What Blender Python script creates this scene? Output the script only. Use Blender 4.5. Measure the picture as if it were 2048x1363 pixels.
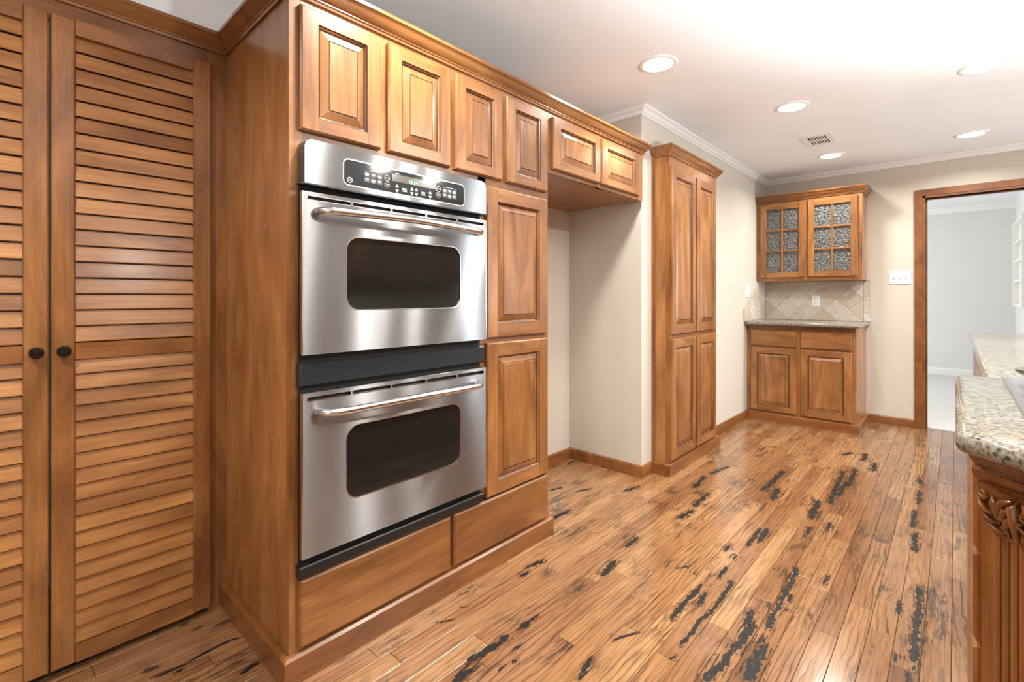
import bpy, bmesh, math, random
from mathutils import Vector, Matrix
random.seed(7)
PI = math.pi
for o in list(bpy.data.objects): bpy.data.objects.remove(o)
scene = bpy.context.scene
COL = scene.collection

# ------------------------------------------------------------------ camera, world, large lights, exposure
F, HV, TH, CH = 962.756, 594.2, 0.7444, 1.197      # focal length in px of a 2048 wide frame, horizon row, yaw, height
cam = bpy.data.cameras.new('camera'); camo = bpy.data.objects.new('camera', cam); COL.objects.link(camo)
cam.sensor_fit = 'HORIZONTAL'; cam.sensor_width = 36.0
cam.lens = F / 2048 * 36.0
cam.shift_y = -(681.5 - HV) / 2048
cam.clip_start = 0.02
camo.location = (0, 0, CH); camo.rotation_euler = (PI / 2, 0, TH - PI / 2)
scene.camera = camo
scene.view_settings.view_transform = 'Standard'
scene.view_settings.look = 'None'
scene.view_settings.gamma = 1.0
scene.view_settings.use_curve_mapping = False
scene.view_settings.exposure = 0.2

W = bpy.data.worlds.new('world'); scene.world = W; W.use_nodes = True
W.node_tree.nodes['Background'].inputs[0].default_value = (0.9, 0.95, 1.0, 1)
W.node_tree.nodes['Background'].inputs[1].default_value = 0.8

def area(name, loc, aim, sx, sy, power, col, spread=PI):
    l = bpy.data.lights.new(name, 'AREA'); l.shape = 'RECTANGLE'; l.size = sx; l.size_y = sy
    l.energy = power; l.color = col; l.spread = spread
    o = bpy.data.objects.new(name, l); COL.objects.link(o); o.location = loc
    o.rotation_euler = (Vector(aim) - Vector(loc)).to_track_quat('-Z', 'Y').to_euler()
    return o
# area lights for unseen windows, here and in the room beyond the doorway
area('unseen_window_light', (5.47, -3.1, 1.2), (5.47, 0, 1.2), 0.42, 1.7, 55, (0.82, 0.91, 1.0))
area('unseen_window_light', (-2.3, -1.2, 1.15), (0, -1.2, 1.1), 2.0, 1.9, 12, (0.93, 0.965, 1.0))  # added fill behind the camera, set in a made-up patio door
area('unseen_window_light', (7.8, 3.35, 1.4), (7.8, 0, 1.3), 2.6, 1.9, 78, (1.0, 0.985, 0.965))
# added upward spot with no real lamp behind it, bounced off the ceiling
sp = bpy.data.lights.new('added_ceiling_spot', 'SPOT'); sp.energy = 80; sp.color = (0.95, 0.98, 1.0)
sp.spot_size = math.radians(124); sp.spot_blend = 0.22; sp.shadow_soft_size = 0.08
spo = bpy.data.objects.new('added_ceiling_spot', sp); COL.objects.link(spo)
spo.location = (1.55, -1.42, 0.98); spo.rotation_euler = (PI, 0, 0)
sp2 = bpy.data.lights.new('added_wide_spot', 'SPOT'); sp2.energy = 58; sp2.color = sp.color      # added wider spot at the same point, lifts the rest of the ceiling
sp2.spot_size = math.radians(152); sp2.spot_blend = 0.5; sp2.shadow_soft_size = 0.08
spo2 = bpy.data.objects.new('added_wide_spot', sp2); COL.objects.link(spo2)
spo2.location = (1.55, -1.42, 0.98); spo2.rotation_euler = (PI, 0, 0)

def even_spread(l):
    # intensity rises towards the cone rim, so the added spot lights the ceiling evenly
    l.use_nodes = True; nt = l.node_tree; em = nt.nodes['Emission']
    g = nt.nodes.new('ShaderNodeNewGeometry'); sx = nt.nodes.new('ShaderNodeSeparateXYZ'); nt.links.new(g.outputs['Incoming'], sx.inputs[0])
    ab = nt.nodes.new('ShaderNodeMath'); ab.operation = 'ABSOLUTE'; nt.links.new(sx.outputs['Z'], ab.inputs[0])
    mx = nt.nodes.new('ShaderNodeMath'); mx.operation = 'MAXIMUM'; mx.inputs[1].default_value = 0.3; nt.links.new(ab.outputs[0], mx.inputs[0])
    pw = nt.nodes.new('ShaderNodeMath'); pw.operation = 'POWER'; pw.inputs[1].default_value = -2.5; nt.links.new(mx.outputs[0], pw.inputs[0])
    nt.links.new(pw.outputs[0], em.inputs['Strength'])
even_spread(sp); even_spread(sp2)
CAN_POWER = 15
CAN_COL = (1.0, 0.965, 0.91)

# ------------------------------------------------------------------ materials
def newmat(name):
    m = bpy.data.materials.new(name); m.use_nodes = True
    nt = m.node_tree
    return m, nt, nt.nodes['Principled BSDF']
def nd(nt, t, **kw):
    n = nt.nodes.new(t)
    for k, v in kw.items():
        if k in n.inputs: n.inputs[k].default_value = v
        else: setattr(n, k, v)
    return n
def plain(name, col, rough=0.5, metal=0.0, emit=0.0, spec=0.5):
    m, nt, p = newmat(name)
    p.inputs['Base Color'].default_value = (*col, 1); p.inputs['Roughness'].default_value = rough
    p.inputs['Metallic'].default_value = metal; p.inputs['Specular IOR Level'].default_value = spec
    if emit:
        p.inputs['Emission Color'].default_value = (*col, 1); p.inputs['Emission Strength'].default_value = emit
    return m
def coords(nt, scale, rnd=True):
    tc = nd(nt, 'ShaderNodeTexCoord'); out = tc.outputs['Object']
    if rnd:
        oi = nd(nt, 'ShaderNodeObjectInfo')
        mu = nd(nt, 'ShaderNodeMath', operation='MULTIPLY'); mu.inputs[1].default_value = 61.7
        nt.links.new(oi.outputs['Random'], mu.inputs[0])
        ad = nd(nt, 'ShaderNodeVectorMath', operation='ADD')
        nt.links.new(out, ad.inputs[0]); nt.links.new(mu.outputs[0], ad.inputs[1]); out = ad.outputs[0]
    mp = nd(nt, 'ShaderNodeMapping'); mp.inputs['Scale'].default_value = scale
    nt.links.new(out, mp.inputs['Vector'])
    return mp.outputs[0]
def noise(nt, vec, scale, detail=4, rough=0.55, dist=0.0):
    n = nd(nt, 'ShaderNodeTexNoise'); n.inputs['Scale'].default_value = scale; n.inputs['Detail'].default_value = detail
    n.inputs['Roughness'].default_value = rough; n.inputs['Distortion'].default_value = dist
    nt.links.new(vec, n.inputs['Vector']); return n.outputs['Fac']
def ramp(nt, fac, stops):
    r = nd(nt, 'ShaderNodeValToRGB'); e = r.color_ramp.elements
    while len(e) < len(stops): e.new(0.5)
    for el, (p, c) in zip(e, stops): el.position = p; el.color = (*c, 1) if len(c) == 3 else c
    nt.links.new(fac, r.inputs[0]); return r.outputs[0]
def mixc(nt, typ, fac, a, b):
    n = nd(nt, 'ShaderNodeMix', data_type='RGBA', blend_type=typ)
    for idx, v in ((0, fac), (6, a), (7, b)):
        if hasattr(v, 'is_linked') or hasattr(v, 'links'): nt.links.new(v, n.inputs[idx])
        else: n.inputs[idx].default_value = v if idx == 0 else (*v, 1)
    return n.outputs[2]
def grey(a): return (a, a, a)
def bump(nt, p, h, strength, dist=0.002):
    b = nd(nt, 'ShaderNodeBump'); b.inputs['Strength'].default_value = strength; b.inputs['Distance'].default_value = dist
    nt.links.new(h, b.inputs['Height']); nt.links.new(b.outputs[0], p.inputs['Normal'])

def wood(name, axis, dark, mid, light, rough=0.3, blotch=0.45, fine=0.8):
    m, nt, p = newmat(name)
    i = 'xyz'.index(axis)
    s1 = [1, 1, 1]; s1[i] = 0.22
    s2 = [1, 1, 1]; s2[i] = 0.035
    v1 = coords(nt, s1); v2 = coords(nt, s2); v3 = coords(nt, (1, 1, 1))
    n1 = noise(nt, v1, 8, 5, 0.6, 1.2)
    c = ramp(nt, n1, [(0.28, dark), (0.5, mid), (0.72, light)])
    n2 = noise(nt, v2, 120, 3, 0.6)
    c = mixc(nt, 'MULTIPLY', 1.0, c, ramp(nt, n2, [(0.3, grey(fine)), (0.62, grey(1.05))]))
    s3 = [1, 1, 1]; s3[i] = 0.35
    n3 = noise(nt, coords(nt, s3), 4.2, 3, 0.55, 0.4)
    c = mixc(nt, 'MULTIPLY', blotch, c, ramp(nt, n3, [(0.36, (0.5, 0.42, 0.36)), (0.6, (1.12, 1.12, 1.1))]))
    nt.links.new(c, p.inputs['Base Color'])
    p.inputs['Roughness'].default_value = rough
    p.inputs['Coat Weight'].default_value = 0.25; p.inputs['Coat Roughness'].default_value = 0.18
    bump(nt, p, n2, 0.06, 0.001)
    return m
D, Mi, L = (0.165, 0.062, 0.017), (0.295, 0.122, 0.036), (0.41, 0.188, 0.061)
M_WV = wood('stained_maple_vertical_grain', 'z', D, Mi, L)
M_WX = wood('stained_maple_long_grain', 'x', D, Mi, L)
M_WY = wood('stained_maple_cross_grain', 'y', D, Mi, L)
M_PANEL = wood('veneered_side_panel', 'z', (0.24, 0.094, 0.026), (0.36, 0.152, 0.045), (0.45, 0.203, 0.066), 0.28, 0.5)
M_CROWN = wood('dark_crown_stain', 'x', (0.16, 0.060, 0.015), (0.26, 0.106, 0.028), (0.34, 0.150, 0.045), 0.25)
M_BASE = wood('dark_base_stain', 'x', (0.15, 0.052, 0.014), (0.23, 0.084, 0.022), (0.30, 0.118, 0.034), 0.28)
M_SLAT = wood('louver_slat_stain', 'x', (0.25, 0.098, 0.027), (0.40, 0.176, 0.053), (0.51, 0.248, 0.084), 0.30, 0.7)
M_ISL = wood('island_stain', 'z', (0.16, 0.053, 0.012), (0.26, 0.092, 0.022), (0.34, 0.13, 0.036), 0.26, 0.5)
M_CARVE = wood('carved_stain', 'z', (0.13, 0.042, 0.010), (0.21, 0.072, 0.018), (0.27, 0.10, 0.028), 0.22, 0.5)
M_GLAZE_SHADE = plain('dark_glaze_and_slat_shade', (0.032, 0.011, 0.004), 0.35)  # glaze in the door grooves; also paints the shade between louver slats
M_INSIDE = plain('cabinet_interior', (0.60, 0.56, 0.50), 0.6)
M_DARK = plain('dark_void', (0.01, 0.008, 0.007), 0.8)

def wallmat(name, col, bs=0.25, sc=140):
    m, nt, p = newmat(name)
    v = coords(nt, (1, 1, 1), False)
    n = noise(nt, v, sc, 3, 0.6)
    c = mixc(nt, 'MULTIPLY', 1.0, col, ramp(nt, noise(nt, v, 1.3, 2), [(0.3, grey(0.97)), (0.7, grey(1.02))]))
    nt.links.new(c, p.inputs['Base Color']); p.inputs['Roughness'].default_value = 0.75
    bump(nt, p, n, bs, 0.004)
    return m
M_WALL = wallmat('cream_textured_paint', (0.60, 0.555, 0.478))
M_CEIL = wallmat('white_ceiling_texture', (0.86, 0.885, 0.905), 0.35, 160)
M_GREYW = wallmat('pale_grey_paint', (0.70, 0.71, 0.70), 0.1)
M_TRIMW = plain('white_trim_paint', (0.82, 0.815, 0.80), 0.4)
M_WHITE = plain('white_plastic', (0.86, 0.86, 0.85), 0.35)
M_LENS = plain('lit_lamp_lens', (1.0, 0.97, 0.92), 0.5, emit=14.0)
M_BLACK = plain('black_enamel', (0.012, 0.012, 0.013), 0.3)
M_GAP = plain('black_oven_gap', (0.006, 0.006, 0.006), 0.6)
M_BAND = plain('charcoal_metal_band', (0.035, 0.042, 0.05), 0.3, 0.5)
M_GLASSB = plain('black_control_glass', (0.012, 0.012, 0.012), 0.06)
M_SCREEN = plain('olive_display', (0.045, 0.038, 0.015), 0.15)
M_GREEN = plain('green_led', (0.25, 1.0, 0.55), 0.5, emit=1.6)
M_PRINT = plain('white_print', (0.75, 0.75, 0.75), 0.5)
M_KEY = plain('grey_key_print', (0.09, 0.09, 0.09), 0.5)
M_BRONZE = plain('oil_rubbed_bronze', (0.035, 0.028, 0.02), 0.28, 0.85)
M_NAIL = plain('steel_nail', (0.6, 0.58, 0.55), 0.3, 1.0)
M_PEWTER = plain('pewter_metal', (0.22, 0.21, 0.19), 0.3, 1.0)

def steel(name, rough=0.25, an=0.8):
    m, nt, p = newmat(name)
    v = coords(nt, (0.02, 1, 1), False)
    n = noise(nt, v, 420, 2, 0.6)
    c = mixc(nt, 'MULTIPLY', 1.0, (0.31, 0.314, 0.318), ramp(nt, n, [(0.3, grey(0.93)), (0.7, grey(1.05))]))
    gl = nd(nt, 'ShaderNodeBsdfAnisotropic'); gl.distribution = 'GGX'
    nt.links.new(c, gl.inputs['Color']); gl.inputs['Roughness'].default_value = rough; gl.inputs['Anisotropy'].default_value = an
    t = nd(nt, 'ShaderNodeTangent'); t.direction_type = 'UV_MAP'; t.uv_map = 'UVMap'
    nt.links.new(t.outputs[0], gl.inputs['Tangent'])
    nt.links.new(gl.outputs[0], nt.nodes['Material Output'].inputs[0])
    return m
M_STEEL = steel('brushed_steel')
M_STEELB = plain('polished_steel_bar', (0.66, 0.655, 0.65), 0.2, 1.0)
M_EDGE = plain('bright_steel_edge', (0.75, 0.75, 0.75), 0.18, 1.0)
m, nt, p = newmat('dark_oven_glass'); M_OVGLASS = m
p.inputs['Base Color'].default_value = (0.012, 0.011, 0.010, 1); p.inputs['Roughness'].default_value = 0.04
p.inputs['IOR'].default_value = 1.45

# granite
m, nt, p = newmat('speckled_granite'); M_GRAN = m
v = coords(nt, (1, 1, 1), False)
c = ramp(nt, noise(nt, v, 120, 5, 0.7, 0.4), [(0.32, (0.02, 0.017, 0.012)), (0.41, (0.13, 0.10, 0.06)), (0.50, (0.22, 0.20, 0.155)), (0.66, (0.29, 0.285, 0.26))])
vo = nd(nt, 'ShaderNodeTexVoronoi'); vo.inputs['Scale'].default_value = 150; nt.links.new(v, vo.inputs['Vector'])
c = mixc(nt, 'MULTIPLY', 0.8, c, ramp(nt, vo.outputs['Color'], [(0.12, (0.08, 0.07, 0.05)), (0.26, (1, 1, 1))]))
nt.links.new(c, p.inputs['Base Color']); p.inputs['Roughness'].default_value = 0.12
# travertine tile
m, nt, p = newmat('travertine_tile'); M_TILE = m
oi = nd(nt, 'ShaderNodeObjectInfo')
c = ramp(nt, oi.outputs['Random'], [(0.0, (0.50, 0.42, 0.33)), (0.3, (0.62, 0.56, 0.48)), (0.55, (0.54, 0.45, 0.36)), (0.8, (0.66, 0.62, 0.55)), (1.0, (0.57, 0.48, 0.39))])
c = mixc(nt, 'MULTIPLY', 1.0, c, ramp(nt, noise(nt, coords(nt, (1, 1, 1)), 26, 5, 0.65, 0.5), [(0.3, (0.84, 0.80, 0.76)), (0.6, (1.04, 1.04, 1.04))]))
nt.links.new(c, p.inputs['Base Color']); p.inputs['Roughness'].default_value = 0.45
M_GROUT = plain('grout', (0.40, 0.35, 0.28), 0.8)
# pebbled cabinet glass
m, nt, p = newmat('pebbled_glass'); M_PEB = m
p.inputs['Base Color'].default_value = (0.40, 0.40, 0.385, 1); p.inputs['Roughness'].default_value = 0.1
p.inputs['Transmission Weight'].default_value = 0.6; p.inputs['IOR'].default_value = 1.45
n = noise(nt, coords(nt, (1, 1, 1), False), 62, 2, 0.5)
bump(nt, p, n, 1.0, 0.02)
tr = nd(nt, 'ShaderNodeBsdfTransparent'); tr.inputs[0].default_value = (0.85, 0.87, 0.87, 1)
mx = nd(nt, 'ShaderNodeMixShader'); nt.links.new(ramp(nt, n, [(0.42, grey(0.25)), (0.56, grey(0.95))]), mx.inputs[0])
nt.links.new(tr.outputs[0], mx.inputs[1]); nt.links.new(p.outputs[0], mx.inputs[2])
nt.links.new(mx.outputs[0], nt.nodes['Material Output'].inputs[0])
# carpet
m, nt, p = newmat('pale_carpet'); M_CARPET = m
n = noise(nt, coords(nt, (1, 1, 1), False), 90, 4, 0.7)
nt.links.new(ramp(nt, n, [(0.3, (0.55, 0.54, 0.53)), (0.7, (0.72, 0.71, 0.70))]), p.inputs['Base Color']); p.inputs['Roughness'].default_value = 0.95
bump(nt, p, n, 0.5, 0.01)
# distressed hickory floor planks
m, nt, p = newmat('distressed_hickory'); M_FLOOR = m
oi = nd(nt, 'ShaderNodeObjectInfo')
v1 = coords(nt, (0.16, 1, 1)); v2 = coords(nt, (0.05, 1, 1)); v3 = coords(nt, (0.28, 1, 1))
tone = ramp(nt, oi.outputs['Random'], [(0.0, (0.21, 0.098, 0.042)), (0.2, (0.285, 0.145, 0.063)), (0.45, (0.34, 0.188, 0.084)), (0.7, (0.265, 0.127, 0.053)), (0.85, (0.32, 0.172, 0.077)), (1.0, (0.395, 0.240, 0.118))])
wv = nd(nt, 'ShaderNodeTexWave', wave_type='BANDS', bands_direction='Y')
wv.inputs['Scale'].default_value = 15.0; wv.inputs['Distortion'].default_value = 15; wv.inputs['Detail'].default_value = 3.0; wv.inputs['Detail Scale'].default_value = 0.42; wv.inputs['Detail Roughness'].default_value = 0.6
nt.links.new(coords(nt, (0.24, 1, 1)), wv.inputs['Vector'])
gm = nd(nt, 'ShaderNodeMath', operation='MULTIPLY'); gm.inputs[1].default_value = 0.9
nt.links.new(ramp(nt, noise(nt, v1, 5, 2), [(0.40, grey(0.08)), (0.66, grey(1))]), gm.inputs[0])
c = mixc(nt, 'MULTIPLY', gm.outputs[0], tone, ramp(nt, wv.outputs['Fac'], [(0.02, (0.30, 0.22, 0.17)), (0.12, (0.93, 0.91, 0.89)), (0.9, (1.05, 1.05, 1.04))]))
c = mixc(nt, 'MULTIPLY', 0.85, c, ramp(nt, noise(nt, v2, 150, 3, 0.65), [(0.32, (0.62, 0.54, 0.48)), (0.55, (1.05, 1.05, 1.05))]))
c = mixc(nt, 'MULTIPLY', 0.6, c, ramp(nt, noise(nt, v1, 9, 3, 0.6), [(0.35, (0.66, 0.58, 0.52)), (0.65, (1.12, 1.12, 1.1))]))
# blackened worn streaks along the grain, in patches
nA = noise(nt, coords(nt, (0.14, 1, 1)), 62, 5, 0.75, 0.5)
nB = noise(nt, coords(nt, (0.6, 1, 1)), 6.5, 2, 0.5)
mA = ramp(nt, nA, [(0.46, grey(0)), (0.56, grey(1))]); mB = ramp(nt, nB, [(0.52, grey(0)), (0.66, grey(1))])
mk = nd(nt, 'ShaderNodeMath', operation='MULTIPLY'); nt.links.new(mA, mk.inputs[0]); nt.links.new(mB, mk.inputs[1])
mk2 = nd(nt, 'ShaderNodeMath', operation='MULTIPLY'); mk2.inputs[1].default_value = 0.85; nt.links.new(mk.outputs[0], mk2.inputs[0])
c = mixc(nt, 'MIX', mk2.outputs[0], c, (0.022, 0.017, 0.014))
nt.links.new(c, p.inputs['Base Color'])
p.inputs['Roughness'].default_value = 0.2; p.inputs['Coat Weight'].default_value = 0.3; p.inputs['Coat Roughness'].default_value = 0.12
bump(nt, p, noise(nt, coords(nt, (0.12, 1, 1)), 28, 3, 0.6), 0.25, 0.003)
# black filler pressed into the floor
m, nt, p = newmat('black_wood_filler'); M_MARK = m
p.inputs['Base Color'].default_value = (0.012, 0.011, 0.010, 1); p.inputs['Roughness'].default_value = 0.45; p.inputs['Specular IOR Level'].default_value = 0.3
nM = noise(nt, coords(nt, (0.35, 1, 1), False), 75, 4, 0.7, 0.3)
nt.links.new(ramp(nt, nM, [(0.37, grey(0)), (0.45, grey(1))]), p.inputs['Alpha'])
m, nt, p = newmat('dark_wood_stain_halo'); M_HALO = m
p.inputs['Base Color'].default_value = (0.02, 0.016, 0.014, 1); p.inputs['Roughness'].default_value = 0.25
nM = noise(nt, coords(nt, (0.10, 1, 1), False), 130, 4, 0.7, 0.2)
nt.links.new(ramp(nt, nM, [(0.50, grey(0)), (0.62, grey(0.8))]), p.inputs['Alpha'])
M_SEAM = plain('floor_underlay', (0.02, 0.012, 0.008), 0.8)

# ------------------------------------------------------------------ mesh helpers
class MB:
    """collects polygons; build() links them as ONE mesh object"""
    def __init__(s, fn=None): s.v = []; s.f = []; s.m = []; s.fn = fn
    def add(s, vs, fs, mi=0):
        b = len(s.v); s.v += [tuple(s.fn(*q)) if s.fn else tuple(q) for q in vs]
        for f in fs: s.f.append([b + i for i in f]); s.m.append(mi)
    def box(s, x0, x1, y0, y1, z0, z1, mi=0):
        vs = [(x, y, z) for z in (z0, z1) for y in (y0, y1) for x in (x0, x1)]
        s.add(vs, [(0, 2, 3, 1), (4, 5, 7, 6), (0, 1, 5, 4), (2, 6, 7, 3), (0, 4, 6, 2), (1, 3, 7, 5)], mi); return s
    def slab(s, a0, a1, z0, z1, d0, d1, c=0.005, mi=0):
        """in (a, d, z) space: board from depth d0 to d1 with its front edges chamfered by c"""
        r = [(a0, d0, z0), (a1, d0, z0), (a1, d0, z1), (a0, d0, z1),
             (a0, d1 - c, z0), (a1, d1 - c, z0), (a1, d1 - c, z1), (a0, d1 - c, z1),
             (a0 + c, d1, z0 + c), (a1 - c, d1, z0 + c), (a1 - c, d1, z1 - c), (a0 + c, d1, z1 - c)]
        fs = [(0, 1, 2, 3), (8, 9, 10, 11)]
        for k in (0, 4):
            for i in range(4): fs.append((k + i, k + (i + 1) % 4, k + 4 + (i + 1) % 4, k + 4 + i))
        s.add(r, fs, mi); return s
    def prism(s, poly, h0, h1, axis='z', mi=0, c=0.0):
        n = len(poly)
        def P(q, h): return {'z': (q[0], q[1], h), 'y': (q[0], h, q[1]), 'x': (h, q[0], q[1])}[axis]
        vs = [P(q, h0) for q in poly] + [P(q, h1) for q in poly]
        s.add(vs, [tuple(range(n)), tuple(range(n, 2 * n))] + [(i, (i + 1) % n, n + (i + 1) % n, n + i) for i in range(n)], mi); return s
    def loft(s, rings, mi=0, cap=True, closed=True):
        n = len(rings[0]); b = [q for r in rings for q in r]; fs = []
        for k in range(len(rings) - 1):
            for i in range(n if closed else n - 1):
                fs.append((k * n + i, k * n + (i + 1) % n, (k + 1) * n + (i + 1) % n, (k + 1) * n + i))
        if cap: fs += [tuple(range(n)), tuple(range((len(rings) - 1) * n, len(rings) * n))]
        s.add(b, fs, mi); return s
    def tube(s, path, rad, n=12, mi=0, ell=None):
        rings = []; P = [Vector(q) for q in path]; R = rad if isinstance(rad, (list, tuple)) else [rad] * len(P)
        up = Vector((0, 0, 1))
        for i, q in enumerate(P):
            t = (P[min(i + 1, len(P) - 1)] - P[max(i - 1, 0)]).normalized()
            u = up if abs(t.dot(up)) < 0.95 else Vector((1, 0, 0))
            a = t.cross(u).normalized(); b = a.cross(t)
            rings.append([tuple(q + (a * math.cos(2 * PI * k / n) + b * math.sin(2 * PI * k / n)) * R[i]) for k in range(n)])
        return s.loft(rings, mi)
    def lathe(s, prof, axis_o, n=20, mi=0, axis='z'):
        rings = []
        for r, h in prof:
            ring = []
            for k in range(n):
                a, b = r * math.cos(2 * PI * k / n), r * math.sin(2 * PI * k / n)
                q = {'z': (a, b, h), 'y': (a, h, b), 'x': (h, a, b)}[axis]
                ring.append((axis_o[0] + q[0], axis_o[1] + q[1], axis_o[2] + q[2]))
            rings.append(ring)
        return s.loft(rings, mi)
    def sweep(s, path, prof, mi=0):
        """profile (offset to the right of the heading, z) along an xy polyline, mitred"""
        P = [Vector(q) for q in path]; rings = []
        for i, q in enumerate(P):
            def rt(a, b): t = (b - a).normalized(); return Vector((t.y, -t.x))
            if i == 0: m = rt(P[0], P[1])
            elif i == len(P) - 1: m = rt(P[-2], P[-1])
            else:
                a, b = rt(P[i - 1], q), rt(q, P[i + 1]); m = (a + b) / (1 + a.dot(b))
            rings.append([(q.x + m.x * d, q.y + m.y * d, z) for d, z in prof])
        return s.loft(rings, mi)
    def build(s, name, mats, parent=None, smooth=None, uv=False):
        me = bpy.data.meshes.new(name); me.from_pydata(s.v, [], s.f)
        mats = mats if isinstance(mats, (list, tuple)) else [mats]
        for m in mats: me.materials.append(m)
        me.polygons.foreach_set('material_index', s.m)
        bm = bmesh.new(); bm.from_mesh(me); bmesh.ops.recalc_face_normals(bm, faces=bm.faces); bm.to_mesh(me); bm.free()
        if smooth:
            me.shade_smooth(); me.set_sharp_from_angle(angle=math.radians(smooth))
        if uv:
            l = me.uv_layers.new(name='UVMap')
            for lp in me.loops:
                q = me.vertices[lp.vertex_index].co; l.data[lp.index].uv = (q.x + 0.37 * q.y, q.z + 0.11 * q.y)
        me.update()
        o = bpy.data.objects.new(name, me); COL.objects.link(o)
        if parent:
            o.parent = parent
            if parent.type == 'EMPTY' and parent.parent is None: o.matrix_parent_inverse = Matrix.Translation(-Vector(parent.location))
        return o
def thing(name, label, cat, loc, group=None):
    o = bpy.data.objects.new(name, None); COL.objects.link(o); o.location = loc; o.empty_display_size = 0.05
    o['label'] = label; o['category'] = cat
    if group: o['group'] = group
    return o
def tag(o, label, cat, group=None):
    o['label'] = label; o['category'] = cat
    if group: o['group'] = group
    return o
def struct(o, label=None):
    o['kind'] = 'structure'
    if label: o['label'] = label
    return o
def onY(Y): return lambda a, d, z: (a, Y - d, z)          # faces -y, a runs along x
def onX(X): return lambda a, d, z: (X - d, a, z)          # faces -x, a runs along y
def onYp(Y): return lambda a, d, z: (a, Y + d, z)         # faces +y
def rrect(x0, x1, z0, z1, r, n=6, corners=(1, 1, 1, 1)):
    pts = []
    for k, (cx, cz, a0) in enumerate(((x1 - r, z0 + r, -PI / 2), (x1 - r, z1 - r, 0), (x0 + r, z1 - r, PI / 2), (x0 + r, z0 + r, PI))):
        if corners[k]:
            for i in range(n + 1): a = a0 + PI / 2 * i / n; pts.append((cx + r * math.cos(a), cz + r * math.sin(a)))
        else: pts.append(((x1, z0), (x1, z1), (x0, z1), (x0, z0))[k])
    return pts

def panel_door(parent, fn, a0, a1, z0, z1, mv, mh, stile=0.056, rail=0.045, t=0.02, name='door'):
    """overlay door: stiles and rails, and a raised panel with dark glaze in its grooves"""
    if a0 > a1: a0, a1 = a1, a0
    b = MB(fn); c = 0.006
    i0, i1, k0, k1 = a0 + stile, a1 - stile, z0 + rail, z1 - rail
    o_ = lambda d, e: [(a0 + e, d, z0 + e), (a1 - e, d, z0 + e), (a1 - e, d, z1 - e), (a0 + e, d, z1 - e)]
    i_ = [(i0, t, k0), (i1, t, k0), (i1, t, k1), (i0, t, k1)]
    b.loft([o_(0, 0), o_(t - c, 0), o_(t - 0.002, c * 0.5), o_(t, c)], 0, cap=False)
    b.add(o_(0, 0), [(0, 1, 2, 3)], 0)
    e = c
    A = [(a0 + e, z0 + e), (a1 - e, z0 + e), (a1 - e, z1 - e), (a0 + e, z1 - e)]
    # stiles run full height, rails between
    b.add([(a0 + e, t, z0 + e), (i0, t, z0 + e), (i0, t, z1 - e), (a0 + e, t, z1 - e)], [(0, 1, 2, 3)], 0)
    b.add([(i1, t, z0 + e), (a1 - e, t, z0 + e), (a1 - e, t, z1 - e), (i1, t, z1 - e)], [(0, 1, 2, 3)], 0)
    b.add([(i0, t, z0 + e), (i1, t, z0 + e), (i1, t, k0), (i0, t, k0)], [(0, 1, 2, 3)], 1)
    b.add([(i0, t, k1), (i1, t, k1), (i1, t, z1 - e), (i0, t, z1 - e)], [(0, 1, 2, 3)], 1)
    o = b.build(name, [mv, mh], parent)
    q = MB(fn)
    def R(e, d): return [(i0 + e, d, k0 + e), (i1 - e, d, k0 + e), (i1 - e, d, k1 - e), (i0 + e, d, k1 - e)]
    def band(e0, d0, e1, d1, mi): q.loft([R(e0, d0), R(e1, d1)], mi, cap=False)
    band(0, t, 0.0030, t - 0.003, 1); band(0.0030, t - 0.003, 0.0065, t - 0.009, 0); band(0.0065, t - 0.009, 0.0105, t - 0.0115, 1)
    w = min(0.030, (i1 - i0) * 0.17)
    band(0.0105, t - 0.0115, 0.006 + w, t - 0.003, 0); band(0.006 + w, t - 0.003, 0.0088 + w, t - 0.0038, 1); band(0.0088 + w, t - 0.0038, 0.0110 + w, t - 0.0008, 0)
    q.add(R(0.0110 + w, t - 0.0008), [(0, 1, 2, 3)], 0)
    q.build('raised_panel', [mv, M_GLAZE_SHADE], o)
    return o

# ------------------------------------------------------------------ THE SETTING
YB, YE, XF, ZC = 1.518, 1.535, 5.755, 2.465           # oven face, left wall, far wall, ceiling
struct(MB().box(-2.5, XF + 0.12, -3.3, 2.9, ZC, ZC + 0.15).build('ceiling', M_CEIL), 'white textured kitchen ceiling')
struct(MB().box(2.937, XF + 0.12, YE, 2.9, 0, ZC).build('wall_left', M_WALL), 'cream wall beside the tall pantry')
struct(MB().box(0.66, 2.937, 2.12, 2.3, 0, ZC).build('wall_alcove', M_WALL), 'cream back wall of the empty refrigerator alcove')
struct(MB().box(-2.5, 0.66, 2.75, 2.9, 0, ZC).box(-2.5, 0.95, 2.1, 2.119, 2.205, ZC).build('wall_closet', M_CEIL), 'white wall above and behind the louvered closet')
w = MB()
DY0, DY1, DZ = 0.20, -0.60, 2.097                       # doorway opening
w.box(XF, XF + 0.12, DY0, YE, 0, ZC); w.box(XF, XF + 0.12, DY1, DY0, DZ, ZC); w.box(XF, XF + 0.12, -3.3, DY1, 0, ZC)
WALL_FAR = struct(w.build('wall_far', M_WALL), 'cream far wall with the doorway and tiled backsplash')
w = MB()      # unseen wall opposite the ovens, with a tall narrow window at its end
w.box(-2.5, 5.26, -3.15, -3.0, 0, ZC); w.box(5.68, XF, -3.15, -3.0, 0, ZC); w.box(5.26, 5.68, -3.15, -3.0, 0, 0.33); w.box(5.26, 5.68, -3.15, -3.0, 2.06, ZC)
struct(w.build('wall_right', M_WALL))
w = MB()      # unseen wall behind the camera, with an opening added for the fill light
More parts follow.
